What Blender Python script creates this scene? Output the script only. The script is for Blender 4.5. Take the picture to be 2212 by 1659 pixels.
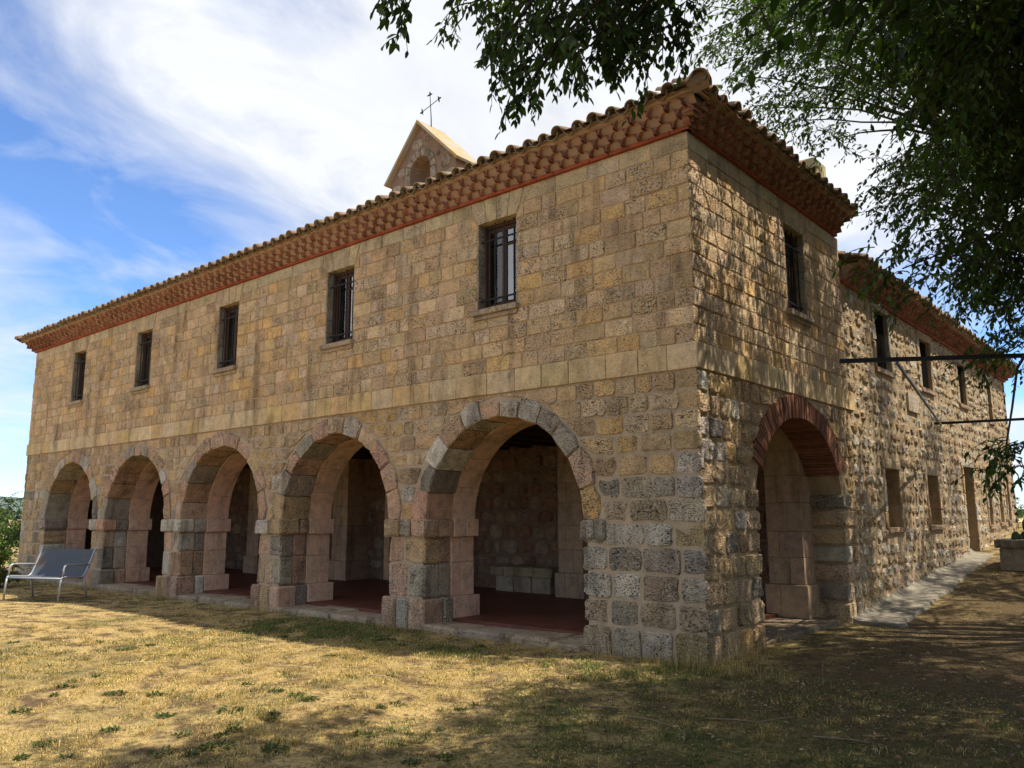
import bpy, math, random
import numpy as np
from mathutils import Vector, Matrix

for o in list(bpy.data.objects):
    bpy.data.objects.remove(o)
scene = bpy.context.scene
COL = scene.collection

# ------------------------------------------------------------------ camera
CAM = Vector((4.252, -8.127, 1.55))
RT = Vector((0.75897, 0.65112, -0.00296))
UP = Vector((0.10659, -0.11976, 0.98706))
FW = Vector((-0.64234, 0.74947, 0.16030))
FPX = 1755.93                       # focal length for a 2212 px wide picture
cd = bpy.data.cameras.new('camera')
cam = bpy.data.objects.new('camera', cd)
COL.objects.link(cam)
M = Matrix((RT, UP, -FW)).transposed().to_4x4()
M.translation = CAM
cam.matrix_world = M
cd.sensor_width = 36.0
cd.lens = FPX / 2212 * 36
cd.clip_end = 5000
scene.camera = cam

# ------------------------------------------------------------------ light
SUNV = Vector((0.52, 0.215, 1.0)).normalized()      # towards the sun
SUN_STRENGTH = 4.6
SKY_STRENGTH = 0.13
w = bpy.data.worlds.new('World')
scene.world = w
w.use_nodes = True
nt = w.node_tree
nt.nodes.clear()
def N(t, kind, **kw):
    n = t.nodes.new(kind)
    for k, v in kw.items():
        setattr(n, k, v)
    return n
out = N(nt, 'ShaderNodeOutputWorld')
bg = N(nt, 'ShaderNodeBackground')
bg.inputs[1].default_value = SKY_STRENGTH
sky = N(nt, 'ShaderNodeTexSky', sky_type='NISHITA')
sky.sun_disc = False
sky.sun_elevation = math.asin(SUNV.z)
sky.sun_rotation = math.atan2(SUNV.x, SUNV.y)
sky.altitude = 900
sky.air_density = 1.0
sky.dust_density = 0.3
sky.ozone_density = 2.0
tc = N(nt, 'ShaderNodeTexCoord')
sep = N(nt, 'ShaderNodeSeparateXYZ')
nt.links.new(tc.outputs['Generated'], sep.inputs[0])
addz = N(nt, 'ShaderNodeMath', operation='ADD'); addz.inputs[1].default_value = 0.22
mx = N(nt, 'ShaderNodeMath', operation='MAXIMUM'); mx.inputs[1].default_value = 0.05
nt.links.new(sep.outputs[2], addz.inputs[0]); nt.links.new(addz.outputs[0], mx.inputs[0])
dx = N(nt, 'ShaderNodeMath', operation='DIVIDE'); dy = N(nt, 'ShaderNodeMath', operation='DIVIDE')
nt.links.new(sep.outputs[0], dx.inputs[0]); nt.links.new(mx.outputs[0], dx.inputs[1])
nt.links.new(sep.outputs[1], dy.inputs[0]); nt.links.new(mx.outputs[0], dy.inputs[1])
cmb = N(nt, 'ShaderNodeCombineXYZ')
nt.links.new(dx.outputs[0], cmb.inputs[0]); nt.links.new(dy.outputs[0], cmb.inputs[1])
mp = N(nt, 'ShaderNodeMapping')
mp.inputs['Location'].default_value = (15.47, 19.2, 3.32)
mp.inputs['Rotation'].default_value = (0, 0, math.radians(38))
mp.inputs['Scale'].default_value = (0.8, 0.6, 1)
nt.links.new(cmb.outputs[0], mp.inputs[0])
n1 = N(nt, 'ShaderNodeTexNoise'); n1.inputs['Scale'].default_value = 1.15
n1.inputs['Detail'].default_value = 9; n1.inputs['Roughness'].default_value = 0.52
n1.inputs['Distortion'].default_value = 0.35
nt.links.new(mp.outputs[0], n1.inputs['Vector'])
cr = N(nt, 'ShaderNodeValToRGB')
cr.color_ramp.elements[0].position = 0.385; cr.color_ramp.elements[0].color = (0, 0, 0, 1)
cr.color_ramp.elements[1].position = 0.63; cr.color_ramp.elements[1].color = (1, 1, 1, 1)
n2 = N(nt, 'ShaderNodeTexNoise'); n2.inputs['Scale'].default_value = 4.2
n2.inputs['Detail'].default_value = 8; n2.inputs['Roughness'].default_value = 0.6; n2.inputs['Distortion'].default_value = 0.6
nt.links.new(mp.outputs[0], n2.inputs['Vector'])
sm = N(nt, 'ShaderNodeMath', operation='MULTIPLY_ADD'); sm.inputs[1].default_value = 0.42; 
nt.links.new(n2.outputs[0], sm.inputs[0])
so2 = N(nt, 'ShaderNodeMath', operation='SUBTRACT'); so2.inputs[1].default_value = 0.19
nt.links.new(n1.outputs[0], so2.inputs[0]); nt.links.new(so2.outputs[0], sm.inputs[2])
nt.links.new(sm.outputs[0], cr.inputs[0])
mixc = N(nt, 'ShaderNodeMix', data_type='RGBA')
tint = N(nt, 'ShaderNodeMix', data_type='RGBA', blend_type='MULTIPLY')
tint.inputs[0].default_value = 1.0
tint.inputs[7].default_value = (0.80, 1.0, 1.28, 1)
nt.links.new(sky.outputs[0], tint.inputs[6])
nt.links.new(cr.outputs[0], mixc.inputs[0])
nt.links.new(tint.outputs[2], mixc.inputs[6])
mixc.inputs[7].default_value = (5.15, 5.3, 5.6, 1)
cshade = N(nt, 'ShaderNodeMapRange'); cshade.inputs[1].default_value = .3; cshade.inputs[2].default_value = .7
cshade.inputs[3].default_value = .86; cshade.inputs[4].default_value = 1.08
nt.links.new(n2.outputs[0], cshade.inputs[0])
csh = N(nt, 'ShaderNodeVectorMath', operation='SCALE'); csh.inputs[0].default_value = (5.15, 5.3, 5.6)
nt.links.new(cshade.outputs[0], csh.inputs['Scale']); nt.links.new(csh.outputs[0], mixc.inputs[7])
nt.links.new(mixc.outputs[2], bg.inputs[0])
nt.links.new(bg.outputs[0], out.inputs[0])

sl = bpy.data.lights.new('sun', 'SUN')
sl.energy = SUN_STRENGTH
sl.angle = math.radians(0.53)
sl.color = (1.0, 0.93, 0.82)
so = bpy.data.objects.new('sun', sl)
COL.objects.link(so)
so.rotation_euler = SUNV.to_track_quat('Z', 'Y').to_euler()
so.location = (20, 8, 40)

vs = scene.view_settings
vs.view_transform = 'Standard'
vs.look = 'None'
vs.gamma = 1
vs.use_curve_mapping = False
vs.exposure = 0.5

# ------------------------------------------------------------------ helpers
def pix(px, py, dist):
    """point at horizontal-ish distance dist along the ray through (px, py) of the 2212x1659 view"""
    d = FW + RT * ((px - 1106) / FPX) - UP * ((py - 829.5) / FPX)
    return CAM + d.normalized() * dist

def project(p):
    d = Vector(p) - CAM
    z = d.dot(FW)
    if z < 0.2:
        return None
    return 1106 + FPX * d.dot(RT) / z, 829.5 - FPX * d.dot(UP) / z, z

def tag(o, label=None, cat=None, group=None, kind=None):
    if label: o['label'] = label
    if cat: o['category'] = cat
    if group: o['group'] = group
    if kind: o['kind'] = kind
    return o

def empty(name, loc=(0, 0, 0), parent=None):
    o = bpy.data.objects.new(name, None)
    COL.objects.link(o)
    o.location = loc
    o.empty_display_size = 0.2
    if parent: o.parent = parent
    return o

class MB:
    """mesh collector: vertices, faces, one RGBA per vertex (colour, pitting)"""
    def __init__(s):
        s.v = []; s.f = []; s.c = []
    def add(s, vs_, fs_, col=(.5, .5, .5, 0)):
        b = len(s.v)
        s.v.extend([tuple(p) for p in vs_])
        s.f.extend([tuple(i + b for i in f) for f in fs_])
        s.c.extend([col] * len(vs_))
    def merge(s, o):
        b = len(s.v)
        s.v.extend(o.v); s.c.extend(o.c)
        s.f.extend([tuple(i + b for i in f) for f in o.f])
    def quad(s, a, b, c, d, col=(.5, .5, .5, 0)):
        s.add([a, b, c, d], [(0, 1, 2, 3)], col)
    def box(s, x0, x1, y0, y1, z0, z1, col=(.5, .5, .5, 0)):
        v = [(x0, y0, z0), (x1, y0, z0), (x1, y1, z0), (x0, y1, z0), (x0, y0, z1), (x1, y0, z1), (x1, y1, z1), (x0, y1, z1)]
        s.add(v, [(0, 3, 2, 1), (4, 5, 6, 7), (0, 1, 5, 4), (1, 2, 6, 5), (2, 3, 7, 6), (3, 0, 4, 7)], col)
    def tube(s, pts, r, n=6, col=(.5, .5, .5, 0), cap=True):
        pts = [Vector(p) for p in pts]
        rs = r if isinstance(r, (list, tuple)) else [r] * len(pts)
        b = len(s.v); prev = None
        for i, p in enumerate(pts):
            t = (pts[min(i + 1, len(pts) - 1)] - pts[max(i - 1, 0)]).normalized()
            if prev is None:
                a = t.orthogonal().normalized()
            else:
                a = (prev - t * prev.dot(t))
                a = a.normalized() if a.length > 1e-6 else t.orthogonal().normalized()
            prev = a
            bb = t.cross(a)
            for k in range(n):
                th = 2 * math.pi * k / n
                q = p + (a * math.cos(th) + bb * math.sin(th)) * rs[i]
                s.v.append(tuple(q)); s.c.append(col)
        for i in range(len(pts) - 1):
            for k in range(n):
                k2 = (k + 1) % n
                s.f.append((b + i * n + k, b + i * n + k2, b + (i + 1) * n + k2, b + (i + 1) * n + k))
        if cap:
            s.f.append(tuple(b + k for k in range(n - 1, -1, -1)))
            e = b + (len(pts) - 1) * n
            s.f.append(tuple(e + k for k in range(n)))
    def build(s, name, mat, parent=None, smooth=False, kind=None):
        me = bpy.data.meshes.new(name)
        me.from_pydata(s.v, [], s.f)
        a = me.color_attributes.new('Col', 'FLOAT_COLOR', 'POINT')
        a.data.foreach_set('color', np.asarray(s.c, dtype=np.float32).ravel())
        if smooth:
            me.polygons.foreach_set('use_smooth', [True] * len(me.polygons))
        me.materials.append(mat)
        o = bpy.data.objects.new(name, me)
        COL.objects.link(o)
        if parent: o.parent = parent
        if kind: o['kind'] = kind
        return o
    def center(s):
        return Vector(np.asarray(s.v).mean(axis=0))

class Frame:
    def __init__(s, O, U, V, Nn):
        s.O, s.U, s.V, s.N = Vector(O), Vector(U), Vector(V), Vector(Nn)
    def __call__(s, u, v, n):
        return s.O + s.U * u + s.V * v + s.N * n
FRONT = Frame((0, 0, 0), (1, 0, 0), (0, 0, 1), (0, -1, 0))
SIDE = Frame((0, 0, 0), (0, 1, 0), (0, 0, 1), (1, 0, 0))

def rpoly(corners, rnd, jit=.008, rc=.02, mids=True):
    """rounded, slightly uneven outline from a quad given counter-clockwise"""
    pts = []
    n = len(corners)
    for i in range(n):
        p = Vector(corners[i]); a = Vector(corners[i - 1]); b = Vector(corners[(i + 1) % n])
        ra = min(rc * rnd.uniform(.5, 1.3), (a - p).length * .3)
        rb = min(rc * rnd.uniform(.5, 1.3), (b - p).length * .3)
        pts.append(p + (a - p).normalized() * ra)
        pts.append(p + (b - p).normalized() * rb)
        if mids and (b - p).length > .2:
            q = (p + b) / 2
            pts.append(q + Vector((rnd.uniform(-jit, jit), rnd.uniform(-jit, jit))))
    return pts

def blob(corners, rnd, jit=.12):
    """fieldstone outline inscribed in a quad: rounded and irregular"""
    n = rnd.choice([7, 8, 8, 9])
    c = sum((Vector(p) for p in corners), Vector((0, 0))) / len(corners)
    P = [Vector(p) for p in corners]
    pts = []
    ph = rnd.uniform(0, .6)
    for k in range(n):
        a = 2 * math.pi * (k + ph) / n
        d = Vector((math.cos(a), math.sin(a)))
        best = 1e9
        for i in range(4):
            p, q = P[i], P[(i + 1) % 4]
            e = q - p
            den = d.x * e.y - d.y * e.x
            if abs(den) < 1e-9: continue
            t = ((p.x - c.x) * e.y - (p.y - c.y) * e.x) / den
            if t > 0: best = min(best, t)
        hw = abs(P[1].x - P[0].x) / 2; hh = abs(P[3].y - P[0].y) / 2
        ell = 1 / math.sqrt((d.x / hw) ** 2 + (d.y / hh) ** 2)
        r = (best * .55 + ell * .45) * rnd.uniform(1 - jit, 1.02)
        pts.append(c + d * r)
    return pts

def stone(mb, fr, poly, nf, nb, col, rnd, bevel=.012, rough=.006):
    n = len(poly)
    c = sum((Vector(p) for p in poly), Vector((0, 0))) / n
    A = [fr(p[0], p[1], nb) for p in poly]
    B = [fr(p[0], p[1], nf - bevel) for p in poly]
    C = []
    for p in poly:
        p = Vector(p); d = c - p
        q = p + d.normalized() * min(bevel * rnd.uniform(.7, 1.6), d.length * .4)
        C.append(fr(q[0], q[1], nf + rnd.uniform(-rough, rough)))
    ctr = fr(c[0] + rnd.uniform(-.02, .02), c[1] + rnd.uniform(-.02, .02), nf + rnd.uniform(-rough, rough * 1.8))
    vs_ = A + B + C + [ctr]
    fs_ = []
    for i in range(n):
        j = (i + 1) % n
        fs_.append((i, j, n + j, n + i))
        fs_.append((n + i, n + j, 2 * n + j, 2 * n + i))
        fs_.append((2 * n + i, 2 * n + j, 3 * n))
    mb.add(vs_, fs_, col)

def block(mb, x0, x1, y0, y1, z0, z1, col, rnd, ch=.015, jit=.006):
    """dressed block with worn, chamfered edges (24 vertices)"""
    ch = min(ch, (x1 - x0) * .3, (y1 - y0) * .3, (z1 - z0) * .3)
    X = (x0, x1); Y = (y0, y1); Z = (z0, z1)
    idx = {}; v = []
    for i in (0, 1):
        for j in (0, 1):
            for k in (0, 1):
                J = [rnd.uniform(-jit, jit) for _ in range(3)]
                c = [ch * rnd.uniform(.6, 1.5) for _ in range(3)]
                p = (X[i] + J[0], Y[j] + J[1], Z[k] + J[2])
                sx, sy, sz = (1 - 2 * i), (1 - 2 * j), (1 - 2 * k)
                idx[i, j, k, 'x'] = len(v); v.append((p[0], p[1] + sy * c[1], p[2] + sz * c[2]))
                idx[i, j, k, 'y'] = len(v); v.append((p[0] + sx * c[0], p[1], p[2] + sz * c[2]))
                idx[i, j, k, 'z'] = len(v); v.append((p[0] + sx * c[0], p[1] + sy * c[1], p[2]))
    I = lambda i, j, k, a: idx[i, j, k, a]
    f = []
    f.append((I(0,0,0,'x'), I(0,0,1,'x'), I(0,1,1,'x'), I(0,1,0,'x')))
    f.append((I(1,0,0,'x'), I(1,1,0,'x'), I(1,1,1,'x'), I(1,0,1,'x')))
    f.append((I(0,0,0,'y'), I(1,0,0,'y'), I(1,0,1,'y'), I(0,0,1,'y')))
    f.append((I(0,1,0,'y'), I(0,1,1,'y'), I(1,1,1,'y'), I(1,1,0,'y')))
    f.append((I(0,0,0,'z'), I(0,1,0,'z'), I(1,1,0,'z'), I(1,0,0,'z')))
    f.append((I(0,0,1,'z'), I(1,0,1,'z'), I(1,1,1,'z'), I(0,1,1,'z')))
    for a in (0, 1):
        for b in (0, 1):
            s1 = 1 if a == b else -1
            q = (I(a,b,0,'x'), I(a,b,0,'y'), I(a,b,1,'y'), I(a,b,1,'x')); f.append(q if s1 > 0 else q[::-1])
            q = (I(a,0,b,'z'), I(a,0,b,'x'), I(a,1,b,'x'), I(a,1,b,'z')); f.append(q if s1 > 0 else q[::-1])
            q = (I(0,a,b,'y'), I(0,a,b,'z'), I(1,a,b,'z'), I(1,a,b,'y')); f.append(q if s1 > 0 else q[::-1])
    for i in (0, 1):
        for j in (0, 1):
            for k in (0, 1):
                t = (I(i,j,k,'x'), I(i,j,k,'y'), I(i,j,k,'z'))
                f.append(t if (i + j + k) % 2 else t[::-1])
    mb.add(v, f, col)

def pieces(lst, name, mat, parent, cap=300, rest_name=None, size=1.0):
    """each mesh of the list becomes a part of its own; past the cap the farthest become one mesh"""
    def show(m):
        q = project(m.center())
        return 1e9 if q is None else q[2]
    lst = sorted(lst, key=show)
    for m in lst[:cap]:
        m.build(name, mat, parent)
    if len(lst) > cap:
        r = MB()
        for m in lst[cap:]:
            r.merge(m)
        r.build(rest_name or ('far_' + name + 's'), mat, parent, kind='stuff')

# ------------------------------------------------------------------ materials
def new_mat(name):
    m = bpy.data.materials.new(name)
    m.use_nodes = True
    t = m.node_tree
    b = t.nodes['Principled BSDF']
    b.inputs['Specular IOR Level'].default_value = 0.25
    return m, t, b
def noise(t, vec, scale, detail=4, rough=.6, dist=0):
    n = N(t, 'ShaderNodeTexNoise')
    n.inputs['Scale'].default_value = scale; n.inputs['Detail'].default_value = detail
    n.inputs['Roughness'].default_value = rough; n.inputs['Distortion'].default_value = dist
    if vec is not None: t.links.new(vec, n.inputs['Vector'])
    return n.outputs[0]
def ramp(t, fac, stops):
    r = N(t, 'ShaderNodeValToRGB')
    e = r.color_ramp.elements
    e[0].position, e[0].color = stops[0][0], tuple(stops[0][1]) + (1,)
    e[1].position, e[1].color = stops[-1][0], tuple(stops[-1][1]) + (1,)
    for p, c in stops[1:-1]:
        x = e.new(p); x.color = tuple(c) + (1,)
    t.links.new(fac, r.inputs[0])
    return r.outputs[0]
def mixrgb(t, fac, a, b, mode='MIX'):
    m = N(t, 'ShaderNodeMix', data_type='RGBA', blend_type=mode)
    if isinstance(fac, (int, float)): m.inputs[0].default_value = fac
    else: t.links.new(fac, m.inputs[0])
    for i, x in ((6, a), (7, b)):
        if isinstance(x, tuple): m.inputs[i].default_value = x + ((1,) if len(x) == 3 else ())
        else: t.links.new(x, m.inputs[i])
    return m.outputs[2]
def mth(t, op, a, b=None):
    m = N(t, 'ShaderNodeMath', operation=op)
    for i, x in ((0, a), (1, b)):
        if x is None: continue
        if isinstance(x, (int, float)): m.inputs[i].default_value = x
        else: t.links.new(x, m.inputs[i])
    return m.outputs[0]
def bump(t, b, h, strength, dist):
    n = N(t, 'ShaderNodeBump')
    n.inputs['Strength'].default_value = strength; n.inputs['Distance'].default_value = dist
    t.links.new(h, n.inputs['Height'])
    t.links.new(n.outputs[0], b.inputs['Normal'])
def coords(t, scale=(1, 1, 1), seed=True):
    """world-fixed position, shifted per stone by its colour so that no two stones share their grain"""
    g = N(t, 'ShaderNodeNewGeometry')
    m = N(t, 'ShaderNodeMapping')
    m.inputs['Scale'].default_value = scale
    if seed:
        a = N(t, 'ShaderNodeAttribute', attribute_name='Col')
        s = N(t, 'ShaderNodeVectorMath', operation='SCALE'); s.inputs['Scale'].default_value = 37.0
        t.links.new(a.outputs['Color'], s.inputs[0])
        ad = N(t, 'ShaderNodeVectorMath', operation='ADD')
        t.links.new(g.outputs['Position'], ad.inputs[0]); t.links.new(s.outputs[0], ad.inputs[1])
        t.links.new(ad.outputs[0], m.inputs[0])
    else:
        t.links.new(g.outputs['Position'], m.inputs[0])
    return m.outputs[0]

def stone_mat(name, pit=1.0, bstr=.8, bdist=.012):
    m, t, b = new_mat(name)
    at = N(t, 'ShaderNodeAttribute', attribute_name='Col')
    v = coords(t)
    v2 = coords(t, (1, 1, 1.9))
    big = noise(t, v, 7, 5, .62)
    fine = noise(t, v, 58, 4, .72)
    mid = noise(t, v2, 26, 4, .62, .4)
    holes = noise(t, v2, 42, 3, .55, .2)
    hot = noise(t, v, 5.0, 2, .5)
    base = mixrgb(t, 1.0, at.outputs['Color'], ramp(t, big, [(.25, (.66, .64, .62)), (.5, (1, 1, 1)), (.78, (1.28, 1.22, 1.10))]), 'MULTIPLY')
    base = mixrgb(t, 1.0, base, ramp(t, fine, [(.28, (.55, .52, .49)), (.5, (1, 1, 1)), (.72, (1.32, 1.29, 1.22))]), 'MULTIPLY')
    # pits: threshold moves with the stone's own pitting value
    thr = mth(t, 'SUBTRACT', .68, mth(t, 'MULTIPLY', at.outputs['Alpha'], .095 * pit))
    thr = mth(t, 'SUBTRACT', thr, mth(t, 'MULTIPLY', mth(t, 'SUBTRACT', hot, .5), .22))
    dif = mth(t, 'MULTIPLY', mth(t, 'SUBTRACT', holes, thr), 22.0)
    cl = N(t, 'ShaderNodeClamp'); t.links.new(dif, cl.inputs[0])
    base = mixrgb(t, mth(t, 'MULTIPLY', cl.outputs[0], .9), base, (.035, .027, .02))
    # pale crust on the roughest stones
    crust = mth(t, 'MULTIPLY', ramp(t, mid, [(.5, (0, 0, 0)), (.64, (1, 1, 1))]), mth(t, 'MULTIPLY', at.outputs['Alpha'], .55))
    base = mixrgb(t, crust, base, (.62, .57, .48))
    # old rain stains and soot, running down the wall
    st = noise(t, coords(t, (1.3, 1.3, .30), False), 2.2, 6, .65, .3)
    base = mixrgb(t, 1.0, base, ramp(t, st, [(.32, (.52, .49, .45)), (.48, (1, 1, 1)), (.70, (1.12, 1.08, 1.0))]), 'MULTIPLY')
    t.links.new(base, b.inputs['Base Color'])
    b.inputs['Roughness'].default_value = .93
    h = mth(t, 'ADD', mth(t, 'MULTIPLY', mid, 1.0), mth(t, 'MULTIPLY', fine, .35))
    h = mth(t, 'SUBTRACT', h, mth(t, 'MULTIPLY', cl.outputs[0], .9))
    bump(t, b, h, bstr, bdist)
    return m
M_ASHLAR = stone_mat('pitted_ashlar', 1.0, 1.0, .022)
M_ROUGH = stone_mat('rough_limestone', 1.2, 1.0, .04)
M_SMOOTH = stone_mat('sawn_stone', .55, .55, .006)

def plain_mat(name, col, rough=.8, var=.25, scale=9, bstr=.3, bdist=.006, metal=0, attr=False, objrand=0):
    m, t, b = new_mat(name)
    v = coords(t, seed=False)
    a = noise(t, v, scale, 6, .65); f = noise(t, v, scale * 9, 3, .6)
    src = col
    if attr:
        at = N(t, 'ShaderNodeAttribute', attribute_name='Col'); src = at.outputs['Color']
    lo = 1 - var; hi = 1 + var
    c = mixrgb(t, 1.0, src, ramp(t, a, [(.25, (lo, lo, lo)), (.75, (hi, hi, hi))]), 'MULTIPLY')
    c = mixrgb(t, .6, c, ramp(t, f, [(.25, (lo, lo, lo)), (.75, (hi, hi, hi))]), 'MULTIPLY')
    if objrand:
        oi = N(t, 'ShaderNodeObjectInfo')
        c = mixrgb(t, 1.0, c, ramp(t, oi.outputs['Random'], [(0, (1 - objrand, 1 - objrand, 1 - objrand)), (.5, (1, 1, 1)), (1, (1 + objrand, 1 + objrand * .8, 1 + objrand * .6))]), 'MULTIPLY')
    t.links.new(c, b.inputs['Base Color'])
    b.inputs['Roughness'].default_value = rough
    b.inputs['Metallic'].default_value = metal
    bump(t, b, mth(t, 'ADD', a, mth(t, 'MULTIPLY', f, .5)), bstr, bdist)
    return m
M_MORTAR = plain_mat('lime_mortar', (.44, .305, .17), .95, .22, 6, .6, .008)
M_MORTAR_LOW = plain_mat('grey_mortar', (.40, .305, .20), .95, .28, 5, .7, .01)
M_MORTAR_SIDE = plain_mat('brown_mortar', (.40, .29, .165), .95, .35, 5, 1.0, .03)
M_FILL = plain_mat('cornice_mortar', (.43, .285, .20), .9, .12, 5, .35, .004)
M_IRON = plain_mat('black_iron', (.018, .018, .02), .55, .3, 20, .2, .002)
M_WOOD = plain_mat('brown_wood', (.075, .038, .02), .6, .35, 14, .3, .003)
M_DARKWOOD = plain_mat('dark_shutter', (.012, .010, .009), .7, .3, 14, .3, .003)
M_DARKWOOD.node_tree.nodes['Principled BSDF'].inputs['Specular IOR Level'].default_value = 0
M_CONC = plain_mat('concrete', (.235, .205, .15), .95, .4, 3.2, .7, .012)
M_BARK = plain_mat('bark', (.06, .045, .032), .95, .4, 18, 1.0, .02)
M_CURTAIN = plain_mat('curtain', (.82, .86, .88), .8, .06, 9, .1, .002)
M_PLASTER = plain_mat('interior_plaster', (.30, .26, .21), .9, .1, 4, .2, .003)
M_BEAM = plain_mat('ceiling_wood', (.05, .032, .02), .8, .3, 8, .3, .004)

def tile_mat(name, col, lichen=0.0, objrand=.25):
    m, t, b = new_mat(name)
    v = coords(t, seed=False)
    a = noise(t, v, 9, 5, .6); f = noise(t, v, 60, 4, .65); g = noise(t, v, 14, 6, .7)
    oi = N(t, 'ShaderNodeObjectInfo')
    c = mixrgb(t, 1.0, col, ramp(t, a, [(.25, (.7, .68, .66)), (.75, (1.25, 1.22, 1.18))]), 'MULTIPLY')
    c = mixrgb(t, .5, c, ramp(t, f, [(.3, (.7, .7, .7)), (.7, (1.25, 1.25, 1.25))]), 'MULTIPLY')
    c = mixrgb(t, 1.0, c, ramp(t, oi.outputs['Random'], [(0, (1 - objrand, 1 - objrand * 1.05, 1 - objrand * 1.1)), (1, (1 + objrand, 1 + objrand, 1 + objrand))]), 'MULTIPLY')
    if lichen:
        lf = ramp(t, g, [(.52 - lichen * .2, (0, 0, 0)), (.66 - lichen * .15, (1, 1, 1))])
        lcol = ramp(t, f, [(.3, (.10, .085, .06)), (.5, (.26, .21, .13)), (.7, (.42, .36, .22))])
        c = mixrgb(t, mth(t, 'MULTIPLY', lf, .9), c, lcol)
    t.links.new(c, b.inputs['Base Color'])
    b.inputs['Roughness'].default_value = .88
    bump(t, b, mth(t, 'ADD', a, mth(t, 'MULTIPLY', f, .4)), .4, .006)
    return m
M_CTILE = tile_mat('cornice_terracotta', (.35, .155, .095))
M_BAND = tile_mat('red_flat_tile', (.34, .085, .04), 0, .15)
M_RTILE = tile_mat('weathered_roof_tile', (.33, .20, .125), .55)
M_RTILE2 = tile_mat('channel_roof_tile', (.30, .19, .12), .5)
M_BRICK = tile_mat('brick', (.24, .105, .06), 0, .3)

def metal_mat(name, col, rough=.45):
    m, t, b = new_mat(name)
    v = coords(t, seed=False)
    r = noise(t, v, 2.6, 4, .6, .5); f = noise(t, v, 120, 2, .5)
    rust = ramp(t, r, [(.54, (0, 0, 0)), (.66, (1, 1, 1))])
    c = mixrgb(t, 1, col, ramp(t, f, [(.3, (.75, .75, .75)), (.7, (1.15, 1.15, 1.15))]), 'MULTIPLY')
    c = mixrgb(t, mth(t, 'MULTIPLY', rust, .75), c, (.17, .105, .04))
    t.links.new(c, b.inputs['Base Color'])
    b.inputs['Roughness'].default_value = rough
    b.inputs['Metallic'].default_value = 0
    bump(t, b, f, .2, .002)
    return m
M_BENCH = metal_mat('grey_coated_mesh', (.085, .098, .115), .7)
M_BENCHTUBE = plain_mat('grey_tube', (.36, .38, .41), .4, .12, 20, .1, .001, metal=.3)

def glass_mat(name='window_glass', k=2.4):
    m, t, b = new_mat(name)
    t.nodes.remove(b)
    tr = N(t, 'ShaderNodeBsdfTransparent'); tr.inputs[0].default_value = (.86, .92, .92, 1)
    gl = N(t, 'ShaderNodeBsdfGlossy'); gl.inputs['Roughness'].default_value = .02
    fz = N(t, 'ShaderNodeFresnel'); fz.inputs[0].default_value = 1.5
    mx_ = N(t, 'ShaderNodeMixShader')
    t.links.new(mth(t, 'MULTIPLY', fz.outputs[0], k), mx_.inputs[0])
    t.links.new(tr.outputs[0], mx_.inputs[1]); t.links.new(gl.outputs[0], mx_.inputs[2])
    t.links.new(mx_.outputs[0], t.nodes['Material Output'].inputs[0])
    return m
M_GLASS = glass_mat()
M_GLASS2 = glass_mat('boosted_reflection_glass', 6.5)  # same glass with reflection boosted so the right-hand panes look bright

def leaf_mat(name, tr=.35):
    m, t, b = new_mat(name)
    at = N(t, 'ShaderNodeAttribute', attribute_name='Col')
    t.links.new(at.outputs['Color'], b.inputs['Base Color'])
    b.inputs['Roughness'].default_value = .5
    b.inputs['Specular IOR Level'].default_value = .18
    tl = N(t, 'ShaderNodeBsdfTranslucent')
    c = mixrgb(t, 1, at.outputs['Color'], (1.5, 1.6, .6), 'MULTIPLY')
    t.links.new(c, tl.inputs[0])
    mx_ = N(t, 'ShaderNodeMixShader'); mx_.inputs[0].default_value = tr
    o = t.nodes['Material Output']
    t.links.new(b.outputs[0], mx_.inputs[1]); t.links.new(tl.outputs[0], mx_.inputs[2])
    t.links.new(mx_.outputs[0], o.inputs[0])
    return m
M_LEAF = leaf_mat('elm_leaf', .32)
M_GRASS = leaf_mat('grass_blade', .25)

def floor_mat():
    m, t, b = new_mat('red_floor_tile')
    v = coords(t, seed=False)
    br = N(t, 'ShaderNodeTexBrick')
    br.offset = 0; br.inputs['Scale'].default_value = 1
    br.inputs['Brick Width'].default_value = .4; br.inputs['Row Height'].default_value = .4
    br.inputs['Mortar Size'].default_value = .012
    br.inputs['Color1'].default_value = (.13, .042, .026, 1); br.inputs['Color2'].default_value = (.155, .05, .03, 1)
    br.inputs['Mortar'].default_value = (.14, .085, .06, 1)
    t.links.new(v, br.inputs['Vector'])
    a = noise(t, v, 3, 5, .6)
    c = mixrgb(t, 1, br.outputs[0], ramp(t, a, [(.3, (.75, .75, .75)), (.7, (1.2, 1.2, 1.2))]), 'MULTIPLY')
    t.links.new(c, b.inputs['Base Color'])
    b.inputs['Roughness'].default_value = .55
    return m
M_FLOOR = floor_mat()

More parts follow.
